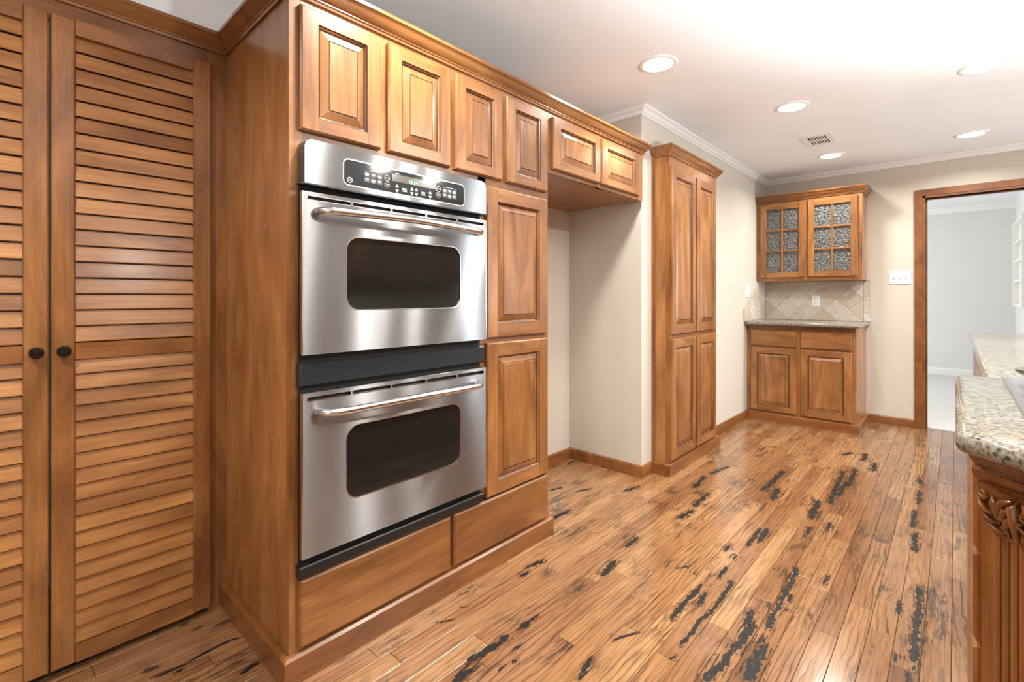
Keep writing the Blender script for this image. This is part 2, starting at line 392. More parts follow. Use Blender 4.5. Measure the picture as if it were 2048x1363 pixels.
w.box(-2.35, -2.2, -3.0, -2.25, 0, ZC); w.box(-2.35, -2.2, -0.15, 2.75, 0, ZC); w.box(-2.35, -2.2, -2.25, -0.15, 2.12, ZC); w.box(-2.35, -2.2, -2.25, -0.15, 0, 0.18)
struct(w.build('wall_near', M_WALL))
# white crown under the ceiling
CR = [(0, 2.412), (0.006, 2.412), (0.008, 2.421), (0.014, 2.424), (0.022, 2.432), (0.030, 2.444), (0.038, 2.450), (0.042, 2.452), (0.046, 2.464), (0, 2.464)]
struct(MB().sweep([(0.7, 2.119), (2.936, 2.119), (2.936, YE - 0.001), (XF - 0.001, YE - 0.001), (XF - 0.001, -2.99)], CR).build('trim_1', M_TRIMW, smooth=40), 'white crown moulding under the ceiling')
# wooden baseboards
BB = [(0, 0), (0.014, 0), (0.014, 0.066), (0.011, 0.074), (0.006, 0.079), (0, 0.079)]
struct(MB().sweep([(1.92, 2.119), (2.936, 2.119), (2.936, YE - 0.001), (3.08, YE - 0.001)], BB).build('baseboard_alcove', M_BASE, smooth=40), 'stained wood baseboard around the alcove')
struct(MB().sweep([(3.97, YE - 0.001), (5.13, YE - 0.001)], BB).build('baseboard_left', M_BASE, smooth=40), 'stained wood baseboard between pantry and hutch')
struct(MB().sweep([(XF - 0.001, 0.632), (XF - 0.001, 0.277)], BB).build('baseboard_far', M_BASE, smooth=40), 'stained wood baseboard between hutch and doorway')
# doorway casing
w = MB()
w.box(XF - 0.018, XF - 0.001, 0.221, 0.276, 0, 2.172); w.box(XF - 0.018, XF - 0.001, DY1 - 0.075, DY1 - 0.02, 0, 2.172)
w.box(XF - 0.018, XF - 0.001, DY1 - 0.02, 0.221, 2.117, 2.172)
casing = struct(w.build('trim_2', M_BASE), 'stained wood casing around the open doorway')
w = MB()
w.box(XF - 0.012, XF + 0.125, DY0 - 0.0, DY0 + 0.021, 0, 2.117); w.box(XF - 0.012, XF + 0.125, DY1 - 0.021, DY1, 0, 2.117)
w.box(XF - 0.012, XF + 0.125, DY1 - 0.021, DY0 + 0.021, DZ, 2.117)
w.box(XF + 0.05, XF + 0.085, DY0 - 0.012, DY0, 0, DZ); w.box(XF + 0.05, XF + 0.085, DY1, DY0, DZ - 0.012, DZ)
w.build('door_jamb', M_BASE, casing)

# the room beyond the doorway
RX0, RX1, RZ = XF + 0.12, 9.97, 2.57
struct(MB().box(RX1, RX1 + 0.1, -0.75, 3.6, 0, RZ).build('wall_beyond_far', M_GREYW), 'pale grey far wall of the room beyond the doorway')
struct(MB().box(RX0, RX1, -0.75, -0.63, 0, RZ).build('wall_beyond_right', M_GREYW), 'pale grey side wall of the room beyond')
w = MB(); w.box(RX0, 6.4, 3.2, 3.3, 0, RZ); w.box(9.2, RX1, 3.2, 3.3, 0, RZ); w.box(6.4, 9.2, 3.2, 3.3, 0, 0.4); w.box(6.4, 9.2, 3.2, 3.3, 2.35, RZ)
struct(w.build('wall_beyond_left', M_GREYW))
struct(MB().box(RX0, RX1, -0.75, 3.3, RZ, RZ + 0.1).build('ceiling_beyond', M_CEIL), 'white ceiling of the room beyond the doorway')
struct(MB().box(RX0, RX0 + 0.02, -0.75, 3.3, ZC, RZ).build('wall_beyond_header', M_GREYW))
struct(MB().box(5.832, RX1, -0.75, 3.3, -0.05, 0.004).build('floor_beyond', M_CARPET), 'pale grey carpet beyond the doorway')
struct(MB().sweep([(RX1 - 0.001, 3.1), (RX1 - 0.001, -0.63)], [(0, 0.004), (0.015, 0.004), (0.015, 0.085), (0.008, 0.1), (0.006, 0.112), (0, 0.112)]).build('baseboard_beyond', M_TRIMW), 'white baseboard in the room beyond')
struct(MB().sweep([(RX1 - 0.001, 3.1), (RX1 - 0.001, -0.63), ], [(0, RZ - 0.09), (0.01, RZ - 0.09), (0.055, RZ - 0.02), (0.06, RZ), (0, RZ)]).build('trim_3', M_TRIMW), 'white crown in the room beyond')

# ------------------------------------------------------------------ FLOOR
FLOOR = struct(MB().box(-2.4, 5.84, -3.2, 2.75, -0.06, -0.004).build('floor', M_SEAM), 'distressed hand-scraped hickory plank floor with black marks')
def zfloor(u, v, z=0.0):
    c, s = math.cos(TH), math.sin(TH); a = (u - 1024) / F; b = -(v - HV) / F
    t = (z - CH) / b; return ((c + a * s) * t, (s - a * c) * t)
PITCH, PH = 0.0735, 0.010
def row(y): return math.floor((y - PH) / PITCH)
joints = {}
for u, v in [(265, 510), (415, 765), (655, 635), (45, 955), (560, 1050), (840, 915), (1015, 765), (1030, 990), (730, 385), (1045, 415), (1310, 290),
             (1400, 485), (1530, 150), (1470, 590), (1610, 930), (1720, 1110), (1990, 680), (1905, 577), (1730, 40), (1690, 285)]:
    x, y = zfloor(1100 + u / 2.438, 880 + v / 2.438); joints.setdefault(row(y), []).append(x)
rest = MB(); rnd = random.Random(11)
def plank_shape(b, x0, x1, y0, y1):
    g, c = 0.0006, 0.0012
    x0 += g; x1 -= g; y0 += g; y1 -= g
    b.loft([[(x0, y0, -0.012), (x1, y0, -0.012), (x1, y1, -0.012), (x0, y1, -0.012)],
            [(x0, y0, -c), (x1, y0, -c), (x1, y1, -c), (x0, y1, -c)],
            [(x0 + c, y0 + c, 0), (x1 - c, y0 + c, 0), (x1 - c, y1 - c, 0), (x0 + c, y1 - c, 0)]])
def seen(x0, x1, y0, y1):
    if y1 < -0.04 or y0 > 2.11: return False
    if y0 > 1.53 and not (x1 < 0.66 or (x0 < 2.94 and x1 > 1.9)): return False
    c, s = math.cos(TH), math.sin(TH)
    for i in range(9):
        for y in (y0, y1):
            x = x0 + (x1 - x0) * i / 8; dep = x * c + y * s
            if dep < 0.2: continue
            u = 1024 + F * (x * s - y * c) / dep; v = HV + F * CH / dep
            if -10 < u < 2058 and v < 1375: return True
    return False
nvis = 0
for r in range(row(-3.1), row(2.74) + 1):
    y0 = PH + r * PITCH; y1 = y0 + PITCH
    js = sorted(joints.get(r, []))
    cuts = [-2.35 + rnd.random() * 0.6]
    while cuts[-1] < 5.83:
        nx = cuts[-1] + rnd.uniform(0.55, 1.25)
        near = [j for j in js if cuts[-1] + 0.25 < j < nx + 0.35]
        if near: nx = near[0]
        if nx > 5.55: nx = 5.832
        cuts.append(nx)
    cuts = [-2.38] + cuts
    for a, b_ in zip(cuts, cuts[1:]):
        if b_ - a < 0.05: continue
        if seen(a, b_, y0, y1) and nvis < 298:
            q = MB(); plank_shape(q, a, b_, y0, y1); q.build('plank', M_FLOOR, FLOOR); nvis += 1
        else: plank_shape(rest, a, b_, y0, y1)
print('planks in view', nvis)
ro = rest.build('plank_rest', M_FLOOR, FLOOR); ro['kind'] = 'stuff'
# black filler marks, traced where they lie on the boards
A = lambda pts: [(1100 + u / 2.438, 880 + v / 2.438) for u, v in pts]
B = lambda pts: [(580 + u / 3.3815, 960 + v / 3.3815) for u, v in pts]
C3 = lambda pts: [(u / 3.408, 963 + v / 3.408) for u, v in pts]
strokes = [(A([(1205, 620), (1180, 680), (1150, 740), (1115, 800), (1085, 860), (1062, 915)]), 9), (A([(1045, 1000), (1010, 1070), (965, 1170)]), 18),
    (A([(985, 905), (930, 980), (870, 1050), (800, 1130), (755, 1172)]), 17), (A([(985, 825), (950, 905)]), 11), (A([(760, 740), (720, 800)]), 7),
    (A([(890, 690), (800, 820), (730, 880), (690, 940), (635, 1000)]), 7), (A([(740, 700), (650, 800), (590, 870)]), 10), (A([(1805, 710), (1795, 850), (1780, 960), (1770, 1080)]), 12),
    (A([(1785, 450), (1775, 540)]), 8), (A([(1807, 190), (1803, 212)]), 7), (A([(1801, 245), (1797, 310)]), 6), (A([(1778, 340), (1766, 425)]), 7), (A([(1705, 780), (1700, 850)]), 7),
    (A([(1305, 295), (1270, 380)]), 12), (A([(1435, 150), (1400, 220), (1365, 310)]), 8), (A([(1440, 200), (1410, 270)]), 6), (A([(1490, 140), (1455, 225)]), 7),
    (A([(1540, 65), (1528, 102)]), 9), (A([(1585, 108), (1575, 150)]), 7), (A([(1115, 235), (1080, 290)]), 12), (A([(1140, 150), (1090, 200), (1030, 245)]), 10),
    (A([(1060, 430), (1020, 500)]), 8), (A([(1025, 430), (960, 515)]), 7), (A([(880, 505), (850, 540)]), 7), (A([(910, 560), (895, 580)]), 7), (A([(860, 615), (820, 672)]), 6),
    (A([(700, 340), (620, 382)]), 11), (A([(770, 260), (700, 325)]), 9), (A([(430, 470), (370, 520)]), 8), (A([(320, 585), (250, 660)]), 11), (A([(430, 935), (300, 975)]), 6),
    (A([(200, 1060), (140, 1170)]), 7), (A([(612, 1050), (580, 1068)]), 11), (A([(755, 175), (700, 232)]), 7), (A([(870, 128), (780, 165)]), 7), (A([(1040, 950), (1025, 988)]), 9),
    (A([(1362, 402), (1350, 442)]), 7), (A([(1272, 420), (1240, 472)]), 6), (A([(1175, 760), (1160, 785)]), 7), (A([(1165, 822), (1145, 832)]), 7), (A([(690, 610), (620, 625)]), 5),
    (A([(430, 225), (360, 248)]), 12), (A([(100, 340), (0, 385)]), 10), (A([(200, 235), (130, 250)]), 6), (A([(60, 230), (0, 245)]), 6), (A([(1475, 60), (1430, 72)]), 11), (A([(1780, 1100), (1765, 1120)]), 8),
    (A([(1755, 1130), (1740, 1175)]), 8), (A([(1690, 1040), (1680, 1080)]), 6), (A([(1360, 660), (1330, 700)]), 7),
    (B([(1680, 905), (1550, 1010)]), 8), (B([(1480, 1045), (1370, 1130), (1200, 1220)]), 14), (B([(1240, 1270), (1100, 1363)]), 15), (B([(1710, 545), (1600, 590)]), 13),
    (B([(1610, 620), (1560, 650)]), 9), (B([(1190, 855), (1150, 860)]), 8), (B([(1560, 1120), (1510, 1140)]), 13), (B([(1440, 1260), (1410, 1290)]), 9), (B([(1530, 1215), (1505, 1240)]), 9), (B([(1110, 940), (990, 965)]), 6),
    (C3([(1640, 1060), (1500, 1110), (1250, 1250), (1050, 1330)]), 6), (C3([(1080, 1250), (980, 1290)]), 8), (C3([(1760, 1230), (1640, 1310)]), 11), (C3([(1230, 1275), (1215, 1300)]), 6),
    (C3([(1270, 960), (1240, 985)]), 4), (C3([(1390, 975), (1330, 1010)]), 4)]
rnd = random.Random(5)
for pts, wpx in strokes:
    P3 = [Vector(zfloor(u, v)) for u, v in pts]
    # resample, then a ragged ribbon
    S = []
    for p0, p1 in zip(P3, P3[1:]):
        k = max(2, int((p1 - p0).length / 0.012))
        S += [p0.lerp(p1, i / k) for i in range(k)]
    S.append(P3[-1])
    mid = pts[len(pts) // 2]; x1, y1 = zfloor(mid[0] + wpx * 1.0, mid[1]); x0, y0 = zfloor(*mid)
    t = (P3[-1] - P3[0]).normalized(); hw = abs(Vector((x1 - x0, y1 - y0)).cross(t)) * 0.72 + 0.002
    Lf, Rt = [], []
    for i, q in enumerate(S):
        a = S[min(i + 1, len(S) - 1)] - S[max(i - 1, 0)]; n_ = Vector((-a.y, a.x)).normalized()
        e = min(1, 0.35 + min(i, len(S) - 1 - i) * 0.4)
        Lf.append(q + n_ * hw * e * rnd.uniform(0.35, 1.35)); Rt.append(q - n_ * hw * e * rnd.uniform(0.35, 1.35))
    b = MB(); rings = [[(l.x, l.y, -0.001), (l.x, l.y, 0.0004), (r_.x, r_.y, 0.0004), (r_.x, r_.y, -0.001)] for l, r_ in zip(Lf, Rt)]
    b.loft(rings)
    tx = Vector((1, 0)); hs = [S[0] - (S[1] - S[0]).normalized() * hw * 1.5] + S + [S[-1] + (S[-1] - S[-2]).normalized() * hw * 1.5]; hr = []
    for i, q in enumerate(hs):
        a = hs[min(i + 1, len(hs) - 1)] - hs[max(i - 1, 0)]; n_ = Vector((-a.y, a.x)).normalized(); e = hw * (0.5 if i in (0, len(hs) - 1) else rnd.uniform(1.4, 2.4))
        hr.append([(q.x + n_.x * e, q.y + n_.y * e, 0.0002), (q.x - n_.x * e, q.y - n_.y * e, 0.0002)])
    for p0, p1 in zip(hr, hr[1:]): b.add([p0[0], p0[1], p1[1], p1[0]], [(0, 1, 2, 3)], 1)
    b.build('filler_mark', [M_MARK, M_HALO], FLOOR)

# ------------------------------------------------------------------ LOUVERED CLOSET
YA = 2.0976
lc = thing('louvered_closet', 'built-in closet with two tall louvered wooden doors left of the ovens', 'closet', (0.13, YA, 0))
w = MB(onY(YA))
w.box(-2.2, -0.32, -0.025, 0, 0, 2.2, 0); w.box(0.566, 0.628, -0.025, 0, 0, 2.2, 0); w.box(-0.32, 0.566, -0.025, 0, 2.075, 2.2, 1)
w.build('face_frame', [M_WV, M_WX], lc)
def louver_door(a0, a1, knob_a, lab):
    fn = onY(YA); t = 0.022; st = 0.057
    b = MB(fn)
    b.slab(a0, a0 + st, 0.025, 2.087, 0, t, 0.004, 0); b.slab(a1 - st, a1, 0.025, 2.087, 0, t, 0.004, 0)
    for z0, z1 in ((0.025, 0.081), (0.998, 1.05), (2.038, 2.087)): b.box(a0 + st, a1 - st, 0, t - 0.001, z0, z1, 1)
    d = b.build('door', [M_WV, M_WX], lc); d['label'] = lab
    back = MB(fn); back.box(a0, a1, -0.024, -0.022, 0.0, 2.07); back.build('closet_shade_sheet', M_DARK, d)  # dark sheet standing in for the shade inside the closet, stops stray light
    for z0, z1, n in ((0.081, 0.998, 18), (1.05, 2.038, 19)):
        p = (z1 - z0) / n
        for i in range(n):
            zb = z0 + i * p + 0.003
            # tilted slat: the rounded lower edge stands forward, the upper edge leans in behind the slat above
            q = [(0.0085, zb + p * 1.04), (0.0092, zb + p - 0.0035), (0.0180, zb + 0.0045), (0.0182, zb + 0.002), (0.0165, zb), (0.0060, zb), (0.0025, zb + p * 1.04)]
            mi = [1, 0, 0, 0, 1, 1, 1]; a_, b_ = a0 + st + 0.0005, a1 - st - 0.0005  # dark undersides and top strip paint the shadow line between slats
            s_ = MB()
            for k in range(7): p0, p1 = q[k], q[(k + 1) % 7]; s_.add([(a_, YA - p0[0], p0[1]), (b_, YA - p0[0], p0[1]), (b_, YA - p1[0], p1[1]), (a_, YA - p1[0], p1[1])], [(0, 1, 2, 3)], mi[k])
            s_.build('slat', [M_SLAT, M_GLAZE_SHADE], d)
    k = MB(); c0 = (knob_a, YA - t, 1.027)
    k.lathe([(0.007, 0), (0.006, -0.010), (0.0165, -0.015), (0.018, -0.019), (0.0165, -0.0225), (0.012, -0.0232), (0.0112, -0.0226), (0.0105, -0.0235), (0.001, -0.0245)], c0, 24, 0, 'y')
    kb = k.build('knob', M_BRONZE, d, smooth=35); kb['label'] = 'round dark bronze knob'
louver_door(-0.315, 0.125, 0.097, 'louvered door hinged on the left with a bronze knob')
louver_door(0.130, 0.570, 0.159, 'louvered door next to the oven cabinet side panel')

# ------------------------------------------------------------------ OVEN TOWER CABINET
oc = thing('oven_tower_cabinet', 'tall stained wood cabinet housing the double wall oven', 'cabinet', (0.628, YB, 0))
sp_ = MB(); sp_.box(0.628, 0.645, YB + 0.0202, 2.118, 0.0, 2.2); sp_.build('side_panel', M_PANEL, oc)
sp_ = MB(); sp_.box(1.898, 1.915, YB + 0.0202, 2.118, 0.0, 2.2); sp_.build('side_panel', M_PANEL, oc)
w = MB(onY(YB))
w.box(0.628, 0.668, -0.02, 0, 0, 2.2, 0); w.box(1.43, 1.475, -0.02, 0, 0.31, 1.72, 0); w.box(1.885, 1.915, -0.02, 0, 0, 2.2, 0)
w.box(0.668, 1.885, -0.02, 0, 2.09, 2.2, 1); w.box(0.668, 1.885, -0.02, 0, 1.68, 1.75, 1); w.box(0.668, 1.885, -0.02, 0, 0, 0.12, 1)
w.box(0.668, 1.885, -0.02, 0, 0.295, 0.335, 1); w.box(1.25, 1.295, -0.02, 0, 0.12, 0.295, 0); w.box(1.475, 1.885, -0.02, 0, 0.98, 1.035, 1)
for a, b_ in ((0.925, 0.99), (1.245, 1.305), (1.55, 1.615)): w.box(a, b_, -0.02, 0, 1.75, 2.09, 0)
w.build('face_frame', [M_WV, M_WX], oc)
for a0, a1 in ((0.657, 0.944), (0.973, 1.264), (1.289, 1.568), (1.597, 1.893)):
    panel_door(oc, onY(YB), a0, a1, 1.722, 2.114, M_WV, M_WX)
panel_door(oc, onY(YB), 1.469, 1.892, 1.018, 1.685, M_WV, M_WX, 0.066, 0.062)
panel_door(oc, onY(YB), 1.469, 1.892, 0.320, 0.997, M_WV, M_WX, 0.066, 0.062)
for a0, a1 in ((0.655, 1.264), (1.281, 1.890)):
    MB(onY(YB)).slab(a0, a1, 0.100, 0.312, 0, 0.02, 0.007).build('drawer_front', M_WX, oc)
BM = [(0, 0), (0.020, 0), (0.020, 0.079), (0.016, 0.083), (0.012, 0.087), (0, 0.087)]
MB().sweep([(0.627, 2.09), (0.627, YB - 0.001), (1.916, YB - 0.001), (1.916, 1.6)], BM).build('base_moulding', M_BASE, oc, smooth=40)

# bridge cabinet over the refrigerator space
bc = thing('bridge_cabinet', 'short two-door wooden cabinet bridging the empty refrigerator alcove', 'cabinet', (1.916, YB, 1.83))
w = MB(); w.box(1.9155, 2.917, YB + 0.02, 2.118, 1.831, 2.2); w.build('cabinet_body', M_PANEL, bc)
w = MB(onY(YB)); w.box(1.9155, 1.955, -0.02, 0, 1.83, 2.2, 0); w.box(2.83, 2.917, -0.02, 0, 1.83, 2.2, 0); w.box(2.36, 2.415, -0.02, 0, 1.83, 2.2, 0)
w.box(1.955, 2.83, -0.0199, -0.0001, 1.83, 1.87, 1); w.box(1.955, 2.83, -0.0199, -0.0001, 2.09, 2.2, 1)
w.build('face_frame', [M_WV, M_WX], bc)
panel_door(bc, onY(YB), 1.940, 2.383, 1.850, 2.114, M_WV, M_WX, 0.06, 0.045)
panel_door(bc, onY(YB), 2.395, 2.843, 1.850, 2.114, M_WV, M_WX, 0.06, 0.045)
# dark crown running over closet, tower and bridge
WC = [(0, 2.138), (0.007, 2.138), (0.008, 2.146), (0.012, 2.149), (0.012, 2.153), (0.016, 2.156), (0.022, 2.162), (0.032, 2.176), (0.038, 2.187), (0.043, 2.190), (0.043, 2.202), (0, 2.202)]
MC2 = M_CROWN
struct(MB().sweep([(-2.19, YA - 0.001), (0.627, YA - 0.001), (0.627, YB - 0.001), (2.918, YB - 0.001), (2.918, 2.11)], WC).build('trim_4', MC2, smooth=40), 'dark stained wood crown moulding above the closet and oven cabinets')

# ------------------------------------------------------------------ DOUBLE WALL OVEN
ov = thing('double_wall_oven', 'stainless steel double wall oven with black control panel set in the cabinet', 'oven', (1.045, YB, 0.32))
w = MB(); w.box(0.656, 1.432, YB - 0.010, YB + 0.55, 0.326, 1.66); w.build('oven_body', M_GAP, ov)
def steel_plate(name, poly, holes, y0, y1, mat, parent, edge=0.0022):
    """flat plate facing -y (outline and holes as (x, z) loops) with a small bright edge"""
    bm = bmesh.new(); edges = []
    for loop in [poly] + holes:
        vs = [bm.verts.new((x, y1, z)) for x, z in loop]
        edges += [bm.edges.new((vs[i], vs[(i + 1) % len(vs)])) for i in range(len(vs))]
    bmesh.ops.triangle_fill(bm, use_beauty=True, edges=edges)
    ret = bmesh.ops.extrude_face_region(bm, geom=list(bm.faces))
    bmesh.ops.translate(bm, vec=(0, y0 - y1, 0), verts=[g for g in ret['geom'] if isinstance(g, bmesh.types.BMVert)])
    bmesh.ops.recalc_face_normals(bm, faces=bm.faces)
    me = bpy.data.meshes.new(name); bm.to_mesh(me); bm.free(); me.materials.append(mat)
    l = me.uv_layers.new(name='UVMap')
    for lp in me.loops:
        q = me.vertices[lp.vertex_index].co; l.data[lp.index].uv = (q.x + 0.37 * q.y, q.z + 0.11 * q.y)
    o = bpy.data.objects.new(name, me); COL.objects.link(o); o.parent = parent
    if parent.type == 'EMPTY': o.matrix_parent_inverse = Matrix.Translation(-Vector(parent.location))
    return o
def ring_trim(name, poly, inner, y0, y1, mat, parent):
    b = MB(); b.loft([[(x, y0, z) for x, z in poly], [(x, y1, z) for x, z in poly], [(x, y1, z) for x, z in inner], [(x, y0, z) for x, z in inner]], 0, cap=False)
    return b.build(name, mat, parent, smooth=50)
YD = 1.474                                             # front of the oven doors
def oven_door(z0, z1, wz0, wz1, hz, lab):
    x0, x1 = 0.651, 1.437
    wo = rrect(0.795, 1.293, wz0, wz1, 0.046, 8)
    slots = []
    zs = z1 - 0.0185
    for i in range(5):
        a = 0.666 + i * 0.1527; slots.append(rrect(a, a + 0.1455, zs - 0.0055, zs + 0.0055, 0.0054, 3))
    d = steel_plate('oven_door', [(x0, z0), (x1, z0), (x1, z1), (x0, z1)], [wo] + slots, YD + 0.012, YD, M_STEEL, ov); d['label'] = lab
    wi = rrect(0.7975, 1.2905, wz0 + 0.0025, wz1 - 0.0025, 0.0435, 8)
    ring_trim('window_bezel', wo, wi, YD + 0.008, YD - 0.0012, M_EDGE, d)
    g = MB(); g.prism(wi, YD + 0.004, YD + 0.007, 'y'); g.build('window_glass', M_OVGLASS, d)
    bk = MB(); bk.box(x0 + 0.003, x1 - 0.003, YD + 0.013, YD + 0.034, z0 + 0.002, z1 - 0.002); bk.build('door_core', M_GAP, d)
    for s_ in slots:
        a0, a1 = min(q[0] for q in s_), max(q[0] for q in s_); b0, b1 = min(q[1] for q in s_), max(q[1] for q in s_)
        ring_trim('vent_slot_rim', rrect(a0 - 0.0016, a1 + 0.0016, b0 - 0.0016, b1 + 0.0016, 0.0068, 3), rrect(a0, a1, b0, b1, 0.0054, 3), YD + 0.002, YD - 0.0006, M_EDGE, d)
    for xe in (x0, x1): ed = MB(); ed.box(xe - 0.0014, xe + 0.0014, YD - 0.0008, YD + 0.012, z0, z1); ed.build('door_edge', M_EDGE, d)
    # bowed bar handle curving back to the door at both ends
    path = [(0.700, YD + 0.004, hz)]
    for i in range(6): a = i / 5 * PI / 2; path.append((0.700 + 0.075 * (1 - math.cos(a)) - 0.004, YD - 0.052 * math.sin(a) ** 0.9 - 0.004, hz))
    for i in range(1, 12): tt = i / 12; path.append((0.771 + tt * 0.540, YD - 0.056 - 0.012 * math.sin(PI * tt), hz + 0.004 * math.sin(PI * tt)))
    for i in range(5, -1, -1): a = i / 5 * PI / 2; path.append((1.382 - 0.075 * (1 - math.cos(a)) + 0.004, YD - 0.052 * math.sin(a) ** 0.9 - 0.004, hz))
    path.append((1.382, YD + 0.004, hz))
    h = MB(); h.tube(path, 0.0125, 14); hh = h.build('handle', M_STEELB, d, smooth=60); hh['label'] = 'curved bar handle'
oven_door(1.018, 1.525, 1.154, 1.399, 1.466, 'upper stainless oven door with a dark rounded window')
oven_door(0.389, 0.899, 0.527, 0.772, 0.838, 'lower stainless oven door with a dark rounded window')
MB(onY(YB)).slab(0.650, 1.444, 0.917, 0.990, 0, 0.030, 0.006).build('divider_band', M_BAND, ov)['label'] = 'charcoal band between the two oven doors'
MB(onY(YB)).slab(0.649, 1.441, 0.323, 0.359, 0, 0.030, 0.004).build('bottom_trim', M_BLACK, ov)['label'] = 'black strip under the lower oven door'
# control panel
cp_poly = rrect(0.657, 1.436, 1.551, 1.688, 0.026, 6, (0, 1, 1, 0))
disp = rrect(0.784, 1.309, 1.567, 1.652, 0.018, 6)
cpl = steel_plate('control_panel', cp_poly, [disp], YD + 0.004, YD - 0.002, M_STEEL, ov); cpl['label'] = 'stainless control panel with a black glass display'
b = MB(); b.prism(rrect(0.6545, 1.4385, 1.549, 1.690, 0.028, 6, (0, 1, 1, 0)), YD + 0.0045, YB, 'y'); b.build('panel_housing', plain('dark_grey_housing', (0.10, 0.095, 0.09), 0.35, 0.6), cpl, smooth=50)
ring_trim('display_bezel', rrect(0.782, 1.311, 1.565, 1.654, 0.020, 6), rrect(0.7855, 1.3075, 1.5685, 1.6505, 0.0165, 6), YD + 0.002, YD - 0.0034, M_EDGE, cpl)
b = MB(); b.prism(disp, YD - 0.0015, YD + 0.003, 'y'); b.build('display_glass', M_GLASSB, cpl)
b = MB(); b.box(0.642, 1.446, YD - 0.006, YD + 0.03, 1.5455, 1.5495); b.build('panel_lip', M_BLACK, cpl)
YG = YD - 0.0015
b = MB(); b.box(0.970, 1.166, YG - 0.0004, YG, 1.611, 1.637); b.build('clock_screen', M_SCREEN, cpl)
SEG = {'0': 'abcdef', '1': 'bc', '2': 'abged', '4': 'fgbc'}
g = MB()
def digit(ch, x, z, w_=0.0060, h_=0.013, t_=0.0012):
    P_ = {'a': (x, x + w_, z + h_ - t_, z + h_), 'g': (x, x + w_, z + h_ / 2 - t_ / 2, z + h_ / 2 + t_ / 2), 'd': (x, x + w_, z, z + t_),
          'f': (x, x + t_, z + h_ / 2, z + h_), 'b': (x + w_ - t_, x + w_, z + h_ / 2, z + h_), 'e': (x, x + t_, z, z + h_ / 2), 'c': (x + w_ - t_, x + w_, z, z + h_ / 2)}
    for s_ in SEG[ch]: a0, a1, b0, b1 = P_[s_]; g.box(a0, a1, YG - 0.0009, YG - 0.0004, b0, b1)
for ch, x in (('1', 1.039), ('0', 1.049), ('2', 1.0635), ('4', 1.0735)): digit(ch, x, 1.6125)
for z in (1.616, 1.621): g.box(1.0582, 1.0598, YG - 0.0009, YG - 0.0004, z, z + 0.0014)
g.build('clock_digits', M_GREEN, cpl)['label'] = 'green clock digits reading 10:24'
def text(s_, x, z, size, mat, parent, name='lettering', align='CENTER', y=None):
    cu = bpy.data.curves.new(name, 'FONT'); cu.body = s_; cu.size = size; cu.align_x = align; cu.align_y = 'CENTER'; cu.extrude = 0.0001
    to = bpy.data.objects.new(name + '_curve', cu); COL.objects.link(to)
    me = bpy.data.meshes.new_from_object(to.evaluated_get(bpy.context.evaluated_depsgraph_get()))
    bpy.data.objects.remove(to); me.transform(Matrix.Translation((x, y if y else YG - 0.0007, z)) @ Matrix.Rotation(PI / 2, 4, 'X'))
    me.materials.clear(); me.materials.append(mat)
    o = bpy.data.objects.new(name, me); COL.objects.link(o); o.parent = parent; return o
def circle(x, z, r, n=20): return [(x + r * math.cos(2 * PI * i / n), z + r * math.sin(2 * PI * i / n)) for i in range(n)]
def ringp(x, z, r, t_, name, mat=M_PRINT): return ring_trim(name, circle(x, z, r), circle(x, z, r - t_), YG, YG - 0.0006, mat, cpl)
ringp(0.807, 1.585, 0.0095, 0.0013, 'logo_ring'); text('GE', 0.807, 1.585, 0.0105, M_PRINT, cpl, 'logo_lettering')
for gx, hdr in ((0.859, 'UPPER OVEN'), (1.198, 'LOWER OVEN')):
    text(hdr, gx + 0.036, 1.6285, 0.0058, M_PRINT, cpl, 'heading_lettering')
    br = MB(); br.box(gx, gx + 0.012, YG - 0.0006, YG, 1.6255, 1.6262); br.box(gx + 0.060, gx + 0.072, YG - 0.0006, YG, 1.6255, 1.6262); br.build('heading_bracket', M_PRINT, cpl)
    for i in range(3):
        for j in range(2):
            kx, kz = gx + i * 0.0245, 1.6065 - j * 0.0185
            kb = MB(); kb.prism(rrect(kx, kx + 0.0225, kz, kz + 0.0165, 0.003, 3), YG - 0.0005, YG, 'y'); ko = kb.build('key', M_KEY, cpl)
            t_ = MB()
            for q, wd in ((0.0115, 0.013), (0.0075, 0.010 if (i + j) % 2 else 0.015), (0.0035, 0.008)):
                if q < 0.005 and (i + j) % 2: continue
                t_.box(kx + 0.01125 - wd / 2, kx + 0.01125 + wd / 2, YG - 0.0009, YG - 0.0005, kz + q - 0.0010, kz + q + 0.0012)
            t_.build('key_print', M_PRINT, ko)
for cx in (0.949, 1.178):
    ringp(cx, 1.616, 0.0105, 0.0013, 'key_ring'); text('START', cx, 1.616, 0.0056, M_PRINT, cpl, 'key_lettering')
    ringp(cx, 1.5935, 0.0105, 0.0013, 'key_ring', plain('rose_grey_print', (0.5, 0.4, 0.38), 0.5)); text('CLEAR', cx, 1.5955, 0.0052, M_PRINT, cpl, 'key_lettering'); text('OFF', cx, 1.5905, 0.0052, M_PRINT, cpl, 'key_lettering')
for cx in (0.990, 1.054, 1.074, 1.138):
    t_ = MB()
    for zc, dz in ((1.594, 1), (1.580, -1)):
        t_.prism([(cx - 0.0065, zc - dz * 0.004), (cx + 0.0065, zc - dz * 0.004), (cx + 0.0065, zc), (cx, zc + dz * 0.008), (cx - 0.0065, zc)], YG - 0.0006, YG, 'y')
    t_.build('arrow_keys', plain('light_grey_print', (0.42, 0.42, 0.42), 0.5), cpl)
for cx, wd in ((1.022, 0.020), (1.106, 0.016)):
    t_ = MB()
    for q in (1.591, 1.586, 1.581): t_.box(cx - wd / 2, cx + wd / 2, YG - 0.0006, YG, q - 0.0011, q + 0.0013)
    t_.build('key_print', M_PRINT, cpl)
